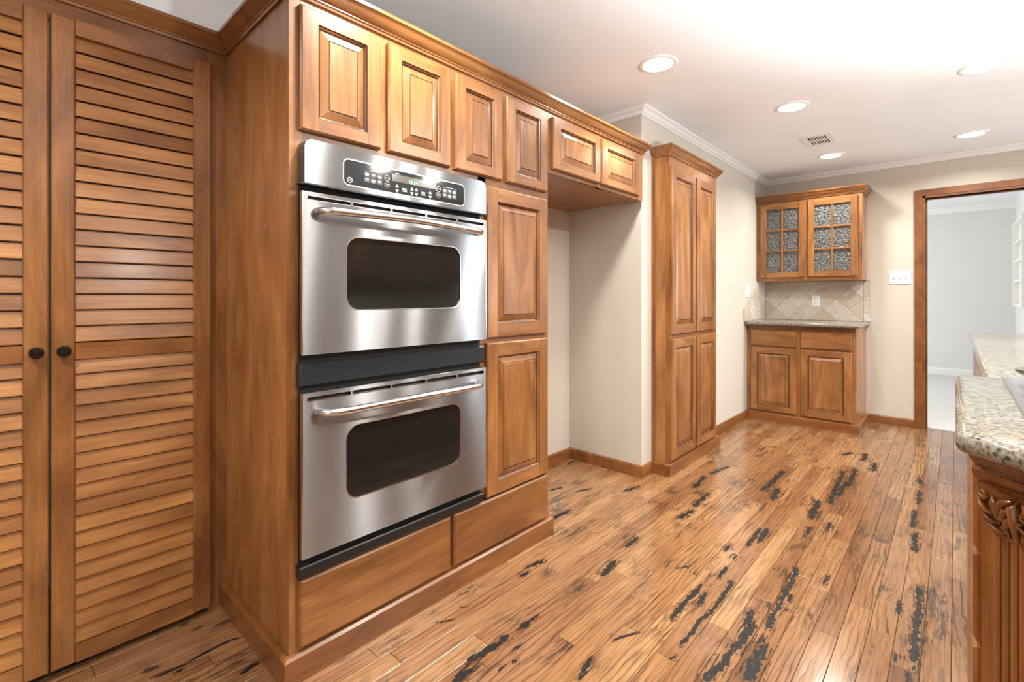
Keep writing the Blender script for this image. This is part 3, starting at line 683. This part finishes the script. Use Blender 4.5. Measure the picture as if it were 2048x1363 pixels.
t_ = MB(); t_.box(0.983, 1.0, YG - 0.0006, YG, 1.6395, 1.6415); t_.build('screen_label', M_PRINT, cpl)

# ------------------------------------------------------------------ PANTRY
YP = 1.4146
pn = thing('pantry_cabinet', 'narrow tall four-door pantry cabinet against the cream wall', 'cabinet', (3.5, YP, 0))
w = MB(); w.box(3.086, 3.955, YP + 0.0195, YE - 0.001, 0.0, 2.2); w.build('cabinet_body', M_PANEL, pn)
w = MB(onY(YP)); w.box(3.086, 3.125, -0.019, 0, 0, 2.2, 0); w.box(3.89, 3.955, -0.019, 0, 0, 2.2, 0); w.box(3.49, 3.545, -0.019, 0, 0.0, 2.2, 0)
w.box(3.125, 3.89, -0.0189, -0.0001, 2.05, 2.2, 1); w.box(3.125, 3.89, -0.0189, -0.0001, 0.895, 0.965, 1); w.box(3.125, 3.89, -0.0189, -0.0001, 0, 0.12, 1)
w.build('face_frame', [M_WV, M_WX], pn)
w = MB(); w.box(3.078, 3.0855, 1.512, YE - 0.001, 0.079, 2.16); w.build('scribe_strip', wood('dark_scribe_stain', 'z', (0.13, 0.045, 0.012), (0.21, 0.078, 0.02), (0.28, 0.11, 0.032), 0.28), pn)
for a0, a1 in ((3.099, 3.504), (3.529, 3.910)):
    panel_door(pn, onY(YP), a0, a1, 0.945, 2.077, M_WV, M_WX, 0.062, 0.06)
    panel_door(pn, onY(YP), a0, a1, 0.100, 0.914, M_WV, M_WX, 0.062, 0.06)
PC = [(d, z + 0.013) for d, z in WC]
MB().sweep([(3.0855, YE - 0.002), (3.0855, YP - 0.001), (3.9555, YP - 0.001), (3.9555, YE - 0.002)], PC).build('crown', M_CROWN, pn, smooth=40)
MB().sweep([(3.0845, YE - 0.016), (3.0845, YP - 0.001), (3.985, YP - 0.001), (3.985, YE - 0.016)], [(d * 0.8, z * 0.91) for d, z in BM]).build('base_moulding', M_BASE, pn, smooth=40)

# ------------------------------------------------------------------ HUTCH: glass upper, base, countertop, backsplash
XH = 5.452
hu = thing('glass_wall_cabinet', 'wall cabinet with two pebbled-glass doors above the small counter', 'cabinet', (XH, 1.08, 1.359))
w = MB(); y0, y1 = 0.632, YE - 0.002
w.box(XH + 0.02, XF - 0.002, y0, y0 + 0.018, 1.36, 2.19, 0); w.box(XH + 0.02, XF - 0.002, y1 - 0.018, y1, 1.36, 2.19, 0)
w.box(XH + 0.02, XF - 0.002, y0 + 0.018, y1 - 0.018, 1.36, 1.378, 1); w.box(XH + 0.02, XF - 0.002, y0 + 0.018, y1 - 0.018, 2.17, 2.19, 1)
w.build('cabinet_body', [M_PANEL, M_WY], hu)
w = MB(); w.box(XF - 0.012, XF - 0.003, y0 + 0.018, y1 - 0.018, 1.378, 2.17); w.build('back_panel', M_INSIDE, hu)
w = MB(); w.box(XH + 0.05, XF - 0.013, y0 + 0.0185, y1 - 0.0185, 1.764, 1.783); w.build('shelf', plain('pale_shelf', (0.62, 0.52, 0.38), 0.5), hu)
w = MB(onX(XH)); w.box(y0, 0.68, -0.0199, 0, 1.359, 2.19, 0); w.box(1.48, y1, -0.0199, 0, 1.359, 2.19, 0); w.box(1.05, 1.108, -0.0199, 0, 1.359, 2.19, 0)
w.box(0.68, 1.48, -0.0198, -0.0001, 2.12, 2.19, 1); w.box(0.68, 1.48, -0.0198, -0.0001, 1.359, 1.42, 1)
w.build('face_frame', [M_WV, M_WY], hu)
def glass_door(a0, a1):
    fn = onX(XH); t = 0.02; st = 0.055; z0, z1 = 1.398, 2.143
    b = MB(fn); b.slab(a0, a0 + st, z0, z1, 0, t, 0.005, 0); b.slab(a1 - st, a1, z0, z1, 0, t, 0.005, 0)
    b.box(a0 + st, a1 - st, 0, t - 0.0005, z0, z0 + 0.052, 1); b.box(a0 + st, a1 - st, 0, t - 0.0005, z1 - 0.055, z1, 1)
    d = b.build('door', [M_WV, M_WY], hu)
    o0, o1, k0, k1 = a0 + st, a1 - st, z0 + 0.052, z1 - 0.055; m_ = 0.009
    mu = MB(fn); mu.slab((o0 + o1) / 2 - m_, (o0 + o1) / 2 + m_, k0, k1, 0.004, t - 0.002, 0.004); mu.build('muntin', M_WV, d)
    hs = [k0 + (k1 - k0) * i / 3 for i in range(4)]
    for z in hs[1:3]:
        mu = MB(fn); mu.slab(o0, (o0 + o1) / 2 - m_, z - m_, z + m_, 0.004, t - 0.002, 0.004); mu.slab((o0 + o1) / 2 + m_, o1, z - m_, z + m_, 0.004, t - 0.002, 0.004); mu.build('muntin', M_WY, d)
    for i in range(3):
        for (p0, p1) in ((o0, (o0 + o1) / 2), ((o0 + o1) / 2, o1)):
            g = MB(fn); g.box(p0, p1, 0.001, 0.004, hs[i], hs[i + 1]); g.build('pane', M_PEB, d)
glass_door(1.092, 1.494); glass_door(0.664, 1.066)
HC = [(d * 1.05, 2.165 + (z - 2.138) * 1.08) for d, z in WC]
MB().sweep([(XH - 0.001, YE - 0.002), (XH - 0.001, y0 - 0.001), (XF - 0.002, y0 - 0.001)], HC).build('crown', wood('dark_crown_stain_cross', 'y', (0.13, 0.045, 0.012), (0.23, 0.085, 0.022), (0.31, 0.125, 0.037), 0.25), hu, smooth=40)

XB = 5.137
hb = thing('base_cabinet', 'low wooden cabinet with two drawers and two doors under the small counter', 'cabinet', (XB, 1.08, 0))
w = MB(); w.box(XB + 0.02, XF - 0.002, 0.637, YE - 0.002, 0.0, 0.926); w.build('cabinet_body', M_PANEL, hb)
w = MB(onX(XB)); w.box(0.637, 0.69, -0.0199, 0, 0, 0.926, 0); w.box(1.48, YE - 0.002, -0.0199, 0, 0, 0.926, 0); w.box(1.05, 1.11, -0.0199, 0, 0, 0.926, 0)
for z0, z1 in ((0, 0.11), (0.695, 0.74), (0.865, 0.926)): w.box(0.69, 1.48, -0.0198, -0.0001, z0, z1, 1)
w.build('face_frame', [M_WV, M_WY], hb)
for a0, a1 in ((1.095, 1.496), (0.668, 1.062)):
    MB(onX(XB)).slab(a0, a1, 0.724, 0.882, 0, 0.02, 0.006).build('drawer_front', M_WY, hb)
    panel_door(hb, onX(XB), a0, a1, 0.093, 0.710, M_WV, M_WY, 0.058, 0.055)
MB().sweep([(XB - 0.001, YE - 0.016), (XB - 0.001, 0.636), (XF - 0.016, 0.636)], [(d, z * 0.9) for d, z in BM]).build('base_moulding', wood('dark_base_stain_cross', 'y', (0.15, 0.052, 0.014), (0.23, 0.084, 0.022), (0.30, 0.118, 0.034), 0.28), hb, smooth=40)
def bullnose(name, poly, z0, z1, mat, r=0.016, n=5, parent=None):
    """slab of stone with rounded edges"""
    P = [Vector(q) for q in poly]; cen = sum(P, Vector((0, 0))) / len(P)
    def inset(e):
        out = []
        for i, q in enumerate(P):
            def inn(a, b):
                t = (b - a).normalized(); nn = Vector((-t.y, t.x)); return nn if nn.dot(cen - a) > 0 else -nn
            a, b_ = inn(P[i - 1], q), inn(q, P[(i + 1) % len(P)]); m_ = (a + b_) / (1 + a.dot(b_)); out.append(q + m_ * e)
        return out
    rings = []
    for i in range(n + 1): a = PI / 2 * i / n; rings.append([(q.x, q.y, z0 + r * (1 - math.sin(a))) for q in inset(r * (1 - math.cos(a)))][:] if False else [(q.x, q.y, z0 + r - r * math.cos(a)) for q in inset(r - r * math.sin(a))])
    for i in range(n + 1): a = PI / 2 * i / n; rings.append([(q.x, q.y, z1 - r + r * math.sin(a)) for q in inset(r - r * math.cos(a))])
    b = MB(); b.loft(rings); return b.build(name, mat, parent, smooth=50)
tag(bullnose('granite_countertop', [(5.05, 0.603), (XF - 0.002, 0.603), (XF - 0.002, YE - 0.002), (5.05, YE - 0.002)], 0.927, 0.963, M_GRAN), 'speckled granite top of the small cabinet below the backsplash', 'countertop')

# tiled backsplash (tiles are pieces of the far and left walls)
def clip(poly, reg):
    out = poly
    for i in range(len(reg)):
        a, b_ = Vector(reg[i]), Vector(reg[(i + 1) % len(reg)]); new = []
        side = lambda p_: (b_ - a).cross(Vector(p_) - a)
        for j in range(len(out)):
            p_, q_ = out[j - 1], out[j]; sp0, sq = side(p_), side(q_)
            if (sp0 >= 0) != (sq >= 0): t = sp0 / (sp0 - sq); new.append((p_[0] + (q_[0] - p_[0]) * t, p_[1] + (q_[1] - p_[1]) * t))
            if sq >= 0: new.append(q_)
        out = new
        if len(out) < 3: return []
    return out
def area2(p_): return abs(sum(p_[i - 1][0] * p_[i][1] - p_[i][0] * p_[i - 1][1] for i in range(len(p_)))) / 2
HD = 0.1095
def diamonds(reg, cy, cz, span):
    res = []
    for i in range(-span, span + 1):
        for j in range(-4, 5):
            for o_ in (0, 1):
                c0, c1 = cy + (2 * i + o_) * HD, cz + (2 * j + o_) * HD; e = HD - 0.0018
                q = clip([(c0 - e, c1), (c0, c1 - e), (c0 + e, c1), (c0, c1 + e)], reg)
                if len(q) > 2 and area2(q) > 1e-4: res.append(q)
    return res
regF = [(0.656, 0.964), (YE - 0.012, 0.964), (YE - 0.012, 1.358), (0.656, 1.358)]
g = MB(); g.box(XF - 0.006, XF - 0.0005, 0.603, YE - 0.0005, 0.9635, 1.3585); g.build('grout', M_GROUT, WALL_FAR)
for q in diamonds(regF, 1.427, 1.188, 6):
    b = MB(); b.prism(q, XF - 0.010, XF - 0.004, 'x'); b.build('tile', M_TILE, WALL_FAR)
zz = 0.964
for h_ in (0.085, 0.155, 0.150):
    b = MB(); b.box(XF - 0.010, XF - 0.004, 0.603, 0.653, zz, min(zz + h_ - 0.003, 1.358)); b.build('tile', M_TILE, WALL_FAR); zz += h_
WL = bpy.data.objects['wall_left']
regL = [(5.03, 0.964), (XF - 0.012, 0.964), (XF - 0.012, 1.358), (5.447, 1.358), (5.03, 1.077)]
g = MB(); g.prism([(5.03, 0.9635), (XF - 0.012, 0.9635), (XF - 0.012, 1.3585), (5.447, 1.3585), (5.03, 1.077)], YE - 0.006, YE - 0.0005, 'y'); g.build('grout', M_GROUT, WL)
for q in diamonds(regL, 5.40, 1.188, 6):
    b = MB(); b.prism(q, YE - 0.010, YE - 0.004, 'y'); b.build('tile', M_TILE, WL)

# ------------------------------------------------------------------ WALL PLATES
pl = thing('switch_plate', 'white three-gang light switch plate beside the doorway casing', 'switch', (XF, 0.38, 1.379))
MB(onX(XF)).slab(0.301, 0.460, 1.318, 1.439, 0.0005, 0.006, 0.002).build('plate', M_WHITE, pl)
for i, a in enumerate((0.427, 0.3805, 0.334)):
    b = MB(onX(XF)); b.box(a - 0.006, a + 0.006, 0.006, 0.0063, 1.366, 1.391); b.build('toggle_slot', plain('slot_grey', (0.45, 0.45, 0.45), 0.5), pl)
    b = MB(onX(XF)); b.slab(a - 0.0045, a + 0.0045, 1.377 if i != 1 else 1.370, 1.389 if i != 1 else 1.381, 0.0063, 0.016, 0.001); b.build('toggle', M_WHITE, pl)
    for z in (1.342, 1.415): k = MB(); k.lathe([(0.003, -0.0061), (0.003, -0.0068), (0.001, -0.0070)], (XF, a, z), 8, 0, 'x'); k.build('screw', plain('screw_white', (0.7, 0.7, 0.69), 0.4), pl)
pl = thing('outlet_plate', 'white duplex outlet on the diamond tile backsplash', 'outlet', (XF - 0.01, 1.055, 1.158))
MB(onX(XF - 0.010)).slab(1.020, 1.090, 1.101, 1.215, 0.0002, 0.006, 0.002).build('plate', M_WHITE, pl)
for zc in (1.180, 1.136):
    b = MB(); b.prism([(1.055 + 0.017 * math.cos(2 * PI * i / 16), zc + 0.0165 * math.sin(2 * PI * i / 16)) for i in range(16)], XF - 0.0178, XF - 0.016, 'x'); so = b.build('socket', M_WHITE, pl)
    b = MB(onX(XF - 0.0178))
    for a, zo in ((1.062, 0.003), (1.048, 0.003)): b.box(a - 0.0014, a + 0.0014, 0, 0.0005, zc + zo - 0.0045, zc + zo + 0.0045)
    b.box(1.052, 1.058, 0, 0.0005, zc - 0.011, zc - 0.006); b.build('socket_slots', M_DARK, so)
tp = thing('wall_switch', 'narrow white switch plate on the cream wall left of the hutch', 'switch', (5.143, YE, 1.258))
MB(onY(YE)).slab(5.098, 5.189, 1.199, 1.317, 0.0005, 0.007, 0.002).build('plate', M_WHITE, tp)
MB(onY(YE)).slab(5.128, 5.159, 1.225, 1.291, 0.007, 0.011, 0.0015).build('rocker', M_WHITE, tp)

# nails left in the oven cabinet side panel
for y_, z_, lab in ((1.659, 1.835, 'small nail high on the side panel near the ovens'), (1.977, 1.839, 'small nail high on the side panel near the louvered door'),
                    (1.664, 1.428, 'small nail low on the side panel near the ovens'), (1.983, 1.427, 'small nail low on the side panel near the louvered door')):
    n_ = thing('nail', lab, 'nail', (0.628, y_, z_), 'nails in the oven cabinet side panel')
    k = MB(); k.tube([(0.634, y_, z_), (0.612, y_, z_ + 0.004)], 0.0016, 8); k.build('shank', M_NAIL, n_, smooth=60)
    k = MB(); k.lathe([(0.0016, 0.0), (0.0046, 0.001), (0.0046, -0.0006), (0.001, -0.0014)], (0.6115, y_, z_ + 0.0041), 10, 0, 'x'); k.build('nail_head', M_NAIL, n_, smooth=60)

# ------------------------------------------------------------------ CEILING: lights and vent
def can(x, y, lab, power=CAN_POWER, spread=150):
    r = thing('recessed_light', lab, 'ceiling light', (x, y, ZC), 'recessed ceiling lights')
    k = MB(); k.lathe([(0.078, ZC - 0.001), (0.080, ZC - 0.006), (0.092, ZC - 0.008), (0.102, ZC - 0.004), (0.104, ZC - 0.0005)], (x, y, 0), 32)
    # open ring: drop the caps
    k.f = k.f[:-2]; k.m = k.m[:-2]
    k.build('trim_ring', M_TRIMW, r, smooth=50)
    k = MB(); k.lathe([(0.079, ZC - 0.0008), (0.077, ZC - 0.004), (0.05, ZC - 0.0055), (0.002, ZC - 0.006)], (x, y, 0), 32); k.build('lens', M_LENS, r, smooth=50)
    l = bpy.data.lights.new('can_lamp', 'AREA'); l.shape = 'DISK'; l.size = 0.14; l.energy = power; l.color = CAN_COL; l.spread = math.radians(spread)
    o = bpy.data.objects.new('can_lamp', l); COL.objects.link(o); o.location = (x, y, ZC - 0.012); o.parent = r
    o.matrix_parent_inverse = Matrix.Translation(-Vector(r.location))
can(2.464, 1.19, 'recessed ceiling light nearest the oven cabinets')
can(3.62, 0.80, 'recessed ceiling light in front of the pantry, nearer than the air vent')
can(5.10, 0.82, 'recessed ceiling light between the air vent and the glass wall cabinet', 12)
can(5.17, -0.09, 'recessed ceiling light nearest the doorway', 10.5)
can(3.70, -0.11, 'recessed ceiling light at the right edge above the island end')
can(2.22, -0.11, 'unseen recessed ceiling light over the island cooktop')  # unseen can continuing the ceiling row, added for its light
can(1.0, 1.15, 'unseen recessed ceiling light in front of the double oven', 20)  # unseen can, placed to brighten the upper oven cabinet doors
can(0.75, -0.30, 'added unseen ceiling light above the camera')  # unseen can added for more light in the room
can(1.92, -1.10, 'added unseen ceiling light over the aisle behind the island, near end', 11, 180)  # the three aisle cans are unseen, added to streak the oven steel
can(2.55, -1.10, 'added unseen ceiling light over the aisle behind the island, middle', 32, 180)
can(3.16, -1.10, 'added unseen ceiling light over the aisle behind the island, far end', 24, 180)
can(-0.47, 1.15, 'added unseen ceiling light in front of the closet', 24)  # unseen can added to light the louvers and the side panel
vt = thing('ceiling_vent', 'white rectangular air vent with dark slots in the ceiling', 'vent', (4.52, 0.81, ZC))
w = MB(); w.box(4.36, 4.69, 0.706, 0.914, ZC - 0.004, ZC - 0.0005)
vx0, vx1, vy0, vy1 = 4.405, 4.637, 0.745, 0.871
w = MB(); zt, zb = ZC - 0.0005, ZC - 0.007
w.box(4.36, vx0, 0.706, 0.914, zb, zt); w.box(vx1, 4.69, 0.706, 0.914, zb, zt); w.box(vx0, vx1, 0.706, vy0, zb, zt); w.box(vx0, vx1, vy1, 0.914, zb, zt); w.box(4.514, 4.530, vy0, vy1, zb, zt)
w.build('vent_frame', M_TRIMW, vt)
w = MB(); w.box(vx0, vx1, vy0, vy1, ZC - 0.0015, ZC - 0.0005); w.build('vent_backing', plain('vent_dark', (0.07, 0.07, 0.065), 0.7), vt)
for (a, b_) in ((vx0, 4.514), (4.530, vx1)):
    for i in range(1, 7):
        yy = vy0 + (vy1 - vy0) * i / 7; w = MB(); w.box(a, b_, yy - 0.0028, yy + 0.0028, ZC - 0.006, ZC - 0.0016); w.build('vent_slat', M_TRIMW, vt)

# ------------------------------------------------------------------ ISLAND
isl = thing('island_cabinet', 'stained wood kitchen island with drawers and a carved corner post', 'island', (1.5, -0.4, 0))
w = MB(); w.prism([(1.99, -0.046), (1.262, -0.046), (1.102, -0.206), (1.102, -0.76), (1.99, -0.76)], 0.09, 0.925); w.build('island_body', M_ISL, isl)
w = MB(); w.prism([(1.97, -0.066), (1.29, -0.066), (1.13, -0.226), (1.13, -0.72), (1.97, -0.72)], 0.0, 0.09); w.build('toe_kick', M_BASE, isl)
for z0, z1 in ((0.703, 0.856), (0.520, 0.692), (0.330, 0.508), (0.110, 0.318)):
    MB(onYp(-0.0455)).slab(1.318, 1.62, z0, z1, 0, 0.020, 0.006).build('drawer_front', M_ISL, isl)
    MB(onYp(-0.0455)).slab(1.64, 1.96, z0, z1, 0, 0.020, 0.006).build('drawer_front', M_ISL, isl)
# angled corner post: (a along the face, d out of the face, z)
O_, T_, N_ = Vector((1.2, -0.034)), Vector((-math.sqrt(.5), -math.sqrt(.5))), Vector((-math.sqrt(.5), math.sqrt(.5)))
def post(a, d, z): q = O_ + T_ * a + N_ * d; return (q.x, q.y, z)
w = MB(post); w.box(0, 0.150, -0.052, 0, 0, 0.925)
po = w.build('corner_post', M_ISL, isl)
for i in range(7):
    a = 0.0285 + i * 0.0135; r_ = 0.0058; prof = [(a + r_ * math.cos(PI * k / 6), r_ * 0.9 * math.sin(PI * k / 6)) for k in range(7)]
    w = MB(post); w.loft([[(x, d, 0.10) for x, d in prof], [(x, d, 0.795) for x, d in prof]]); w.build('reed', M_ISL, po, smooth=60)
# cap moulding, stepped, wrapping the post
def cap(z0, z1, e, name='cap_moulding'):
    w = MB(post); w.box(-e, 0.150 + e, -0.052, e, z0, z1); w.build(name, M_CARVE, po)
w = MB(post)
rings = []
for e, z in ((0.004, 0.868), (0.004, 0.872), (0.010, 0.876), (0.014, 0.884), (0.016, 0.892), (0.010, 0.897), (0.010, 0.900), (0.018, 0.908), (0.024, 0.918), (0.024, 0.926)):
    ee = min(e, 0.006); rings.append([(-ee, -0.05, z), (-ee, e * 0.8, z), (0.150 + ee, e * 0.8, z), (0.150 + ee, -0.05, z)])
w.loft(rings); w.build('cap_moulding', M_CARVE, po, smooth=50)
# carved acanthus capital: tapered block with curling leaves
w = MB(post); rings = []
for z, e, d in ((0.786, 0.030, 0.004), (0.792, 0.026, 0.008), (0.800, 0.024, 0.008), (0.815, 0.020, 0.008), (0.840, 0.010, 0.010), (0.860, 0.004, 0.014), (0.868, 0.002, 0.016)):
    rings.append([(e, -0.01, z), (e, d, z), (0.150 - e, d, z), (0.150 - e, -0.01, z)])
w.loft(rings); cpt = w.build('carved_capital', M_CARVE, po, smooth=40); cpt['label'] = 'carved acanthus leaf capital'
def leaf(pts, rads, name='carved_leaf'):
    w = MB(); w.tube([post(*q) for q in pts], rads, 10); w.build(name, M_CARVE, cpt, smooth=70)
for sgn in (0, 1):
    fx = (lambda a: a) if sgn == 0 else (lambda a: 0.150 - a)
    # side volute curling outwards at the top corner
    vol = []; rad = []
    for i in range(12):
        th_ = i / 11 * 1.7 * PI; rr = 0.013 * (1 - i / 14)
        vol.append((fx(0.012 - rr * math.cos(th_) * 0.9 + 0.004), 0.014 + 0.002 * i / 11, 0.856 - rr * math.sin(th_ - 0.6))); rad.append(0.0055 - 0.00025 * i)
    leaf(vol, rad, 'carved_volute')
    leaf([(fx(0.008), 0.013, 0.848), (fx(0.012), 0.017, 0.838), (fx(0.020), 0.017, 0.828), (fx(0.030), 0.013, 0.824)], [0.004, 0.0058, 0.0055, 0.002])
    leaf([(fx(0.014), 0.012, 0.830), (fx(0.019), 0.016, 0.820), (fx(0.028), 0.016, 0.812), (fx(0.038), 0.011, 0.810)], [0.003, 0.005, 0.005, 0.002])
    leaf([(fx(0.022), 0.011, 0.816), (fx(0.029), 0.016, 0.806), (fx(0.040), 0.015, 0.799), (fx(0.050), 0.010, 0.799)], [0.003, 0.005, 0.0048, 0.002])
    leaf([(fx(0.030), 0.012, 0.862), (fx(0.036), 0.017, 0.848), (fx(0.040), 0.015, 0.826), (fx(0.046), 0.012, 0.806)], [0.003, 0.006, 0.005, 0.002])
    # ribs of the middle leaf
    for k, (a0, zt_) in enumerate(((0.050, 0.850), (0.055, 0.838), (0.060, 0.824))):
        leaf([(fx(a0 + 0.016), 0.018, zt_ + 0.010), (fx(a0 + 0.006), 0.024, zt_ + 0.004), (fx(a0), 0.022, zt_ - 0.010), (fx(a0 + 0.006), 0.018, zt_ - 0.024)], [0.003, 0.006, 0.0058, 0.002])
leaf([(0.075, 0.016, 0.866), (0.075, 0.026, 0.852), (0.075, 0.024, 0.825), (0.075, 0.018, 0.796)], [0.004, 0.008, 0.007, 0.003])
ic = bullnose('granite_countertop', [(2.0, 0.0), (1.142, 0.0), (0.985, -0.157), (0.985, -0.82), (2.0, -0.82)], 0.926, 0.963, M_GRAN, 0.018)
tag(ic, 'speckled granite island top with a clipped corner, holding the cooktop', 'countertop')
ck = thing('cooktop', 'flat metal cooktop set into the island granite', 'cooktop', (1.7, -0.36, 0.963))
w = MB(); w.loft([[(1.36, -0.62, 0.9633), (2.0 - 0.03, -0.62, 0.9633), (1.97, -0.098, 0.9633), (1.36, -0.098, 0.9633)], [(1.362, -0.618, 0.968), (1.968, -0.618, 0.968), (1.968, -0.100, 0.968), (1.362, -0.100, 0.968)], [(1.372, -0.608, 0.972), (1.958, -0.608, 0.972), (1.958, -0.110, 0.972), (1.372, -0.110, 0.972)]]); w.build('cooktop_surface', plain('satin_metal', (0.55, 0.57, 0.6), 0.22, 1.0), ck)
for x_, y_ in ((1.52, -0.28), (1.52, -0.50), (1.83, -0.50)):
    k = MB(); k.lathe([(0.052, 0.9715), (0.050, 0.978), (0.034, 0.980), (0.030, 0.986), (0.002, 0.987)], (x_, y_, 0), 24); k.build('burner', M_BLACK, ck, smooth=40)
bw = thing('metal_bowl', 'shallow grey metal dish with a wide rim on the cooktop', 'bowl', (1.80, -0.212, 0.972))
k = MB(); k.lathe([(0.040, 0.9722), (0.044, 0.9722), (0.070, 0.986), (0.092, 1.002), (0.099, 1.008), (0.098, 1.013), (0.070, 1.014), (0.062, 1.010), (0.044, 0.992), (0.002, 0.986)], (1.80, -0.212, 0), 36); k.build('dish', M_PEWTER, bw, smooth=40)
k = MB(); k.lathe([(0.056, 1.004), (0.056, 1.0055), (0.002, 1.0055)], (1.80, -0.212, 0), 24); k.build('dish_well', M_DARK, bw)
# second counter behind the island, towards the doorway
pc = thing('peninsula_cabinet', 'plain wood cabinet run under the farther granite counter by the doorway', 'cabinet', (3.2, -0.4, 0))
w = MB(); w.box(2.02, 4.47, -0.74, -0.105, 0.0, 0.925); w.build('cabinet_body', M_ISL, pc)
for i in range(5):
    MB(onYp(-0.1045)).slab(2.04 + i * 0.485, 2.51 + i * 0.485, 0.11, 0.89, 0, 0.018, 0.005).build('door', M_ISL, pc)
tag(bullnose('granite_countertop', [(2.012, -0.066), (4.5, -0.066), (4.5, -0.80), (2.012, -0.80)], 0.926, 0.963, M_GRAN, 0.016), 'farther granite countertop running from the island toward the doorway', 'countertop')

# white built-in shelves in the room beyond
bs = thing('built_in_bookshelf', 'white built-in shelves seen at the right edge through the doorway', 'bookshelf', (8.7, -0.63, 1.08))
w = MB(); w.box(8.1, 9.32, -0.629, -0.624, 1.09, 2.17); w.build('back_panel', M_TRIMW, bs)
w = MB(); w.box(9.26, 9.32, -0.629, -0.56, 1.08, 2.18); w.build('side_frame', M_TRIMW, bs)
w = MB(); w.box(8.04, 8.1, -0.629, -0.56, 1.08, 2.18); w.build('side_frame', M_TRIMW, bs)
for z in (1.08, 1.392, 1.653, 1.894, 2.15): w = MB(); w.box(8.1, 9.26, -0.629, -0.575, z, z + 0.028); w.build('shelf_board', M_TRIMW, bs)

# ------------------------------------------------------------------ opposite side of the kitchen (behind the camera's right, mirrored in the ovens)
ob = thing('sink_wall_base_cabinet', 'wooden base cabinets along the opposite kitchen wall, mirrored in the oven glass', 'cabinet', (2.6, -2.7, 0))
w = MB(); w.box(0.4, 5.1, -2.995, -2.42, 0.0, 0.92); w.build('cabinet_body', M_PANEL, ob)
for i in range(9): panel_door(ob, onYp(-2.4195), 0.43 + i * 0.52, 0.92 + i * 0.52, 0.11, 0.88, M_WV, M_WX)
tag(bullnose('granite_countertop', [(0.38, -2.99), (5.12, -2.99), (5.12, -2.38), (0.38, -2.38)], 0.922, 0.96, M_GRAN), 'granite countertop along the opposite kitchen wall', 'countertop')
ou = thing('sink_wall_upper_cabinet', 'wooden wall cabinets above the opposite counter, mirrored in the oven glass', 'cabinet', (2.6, -2.85, 1.4))
w = MB(); w.box(0.4, 5.1, -2.995, -2.68, 1.42, 2.2); w.build('cabinet_body', M_PANEL, ou)
for i in range(9): panel_door(ou, onYp(-2.6795), 0.43 + i * 0.52, 0.92 + i * 0.52, 1.45, 2.17, M_WV, M_WX)
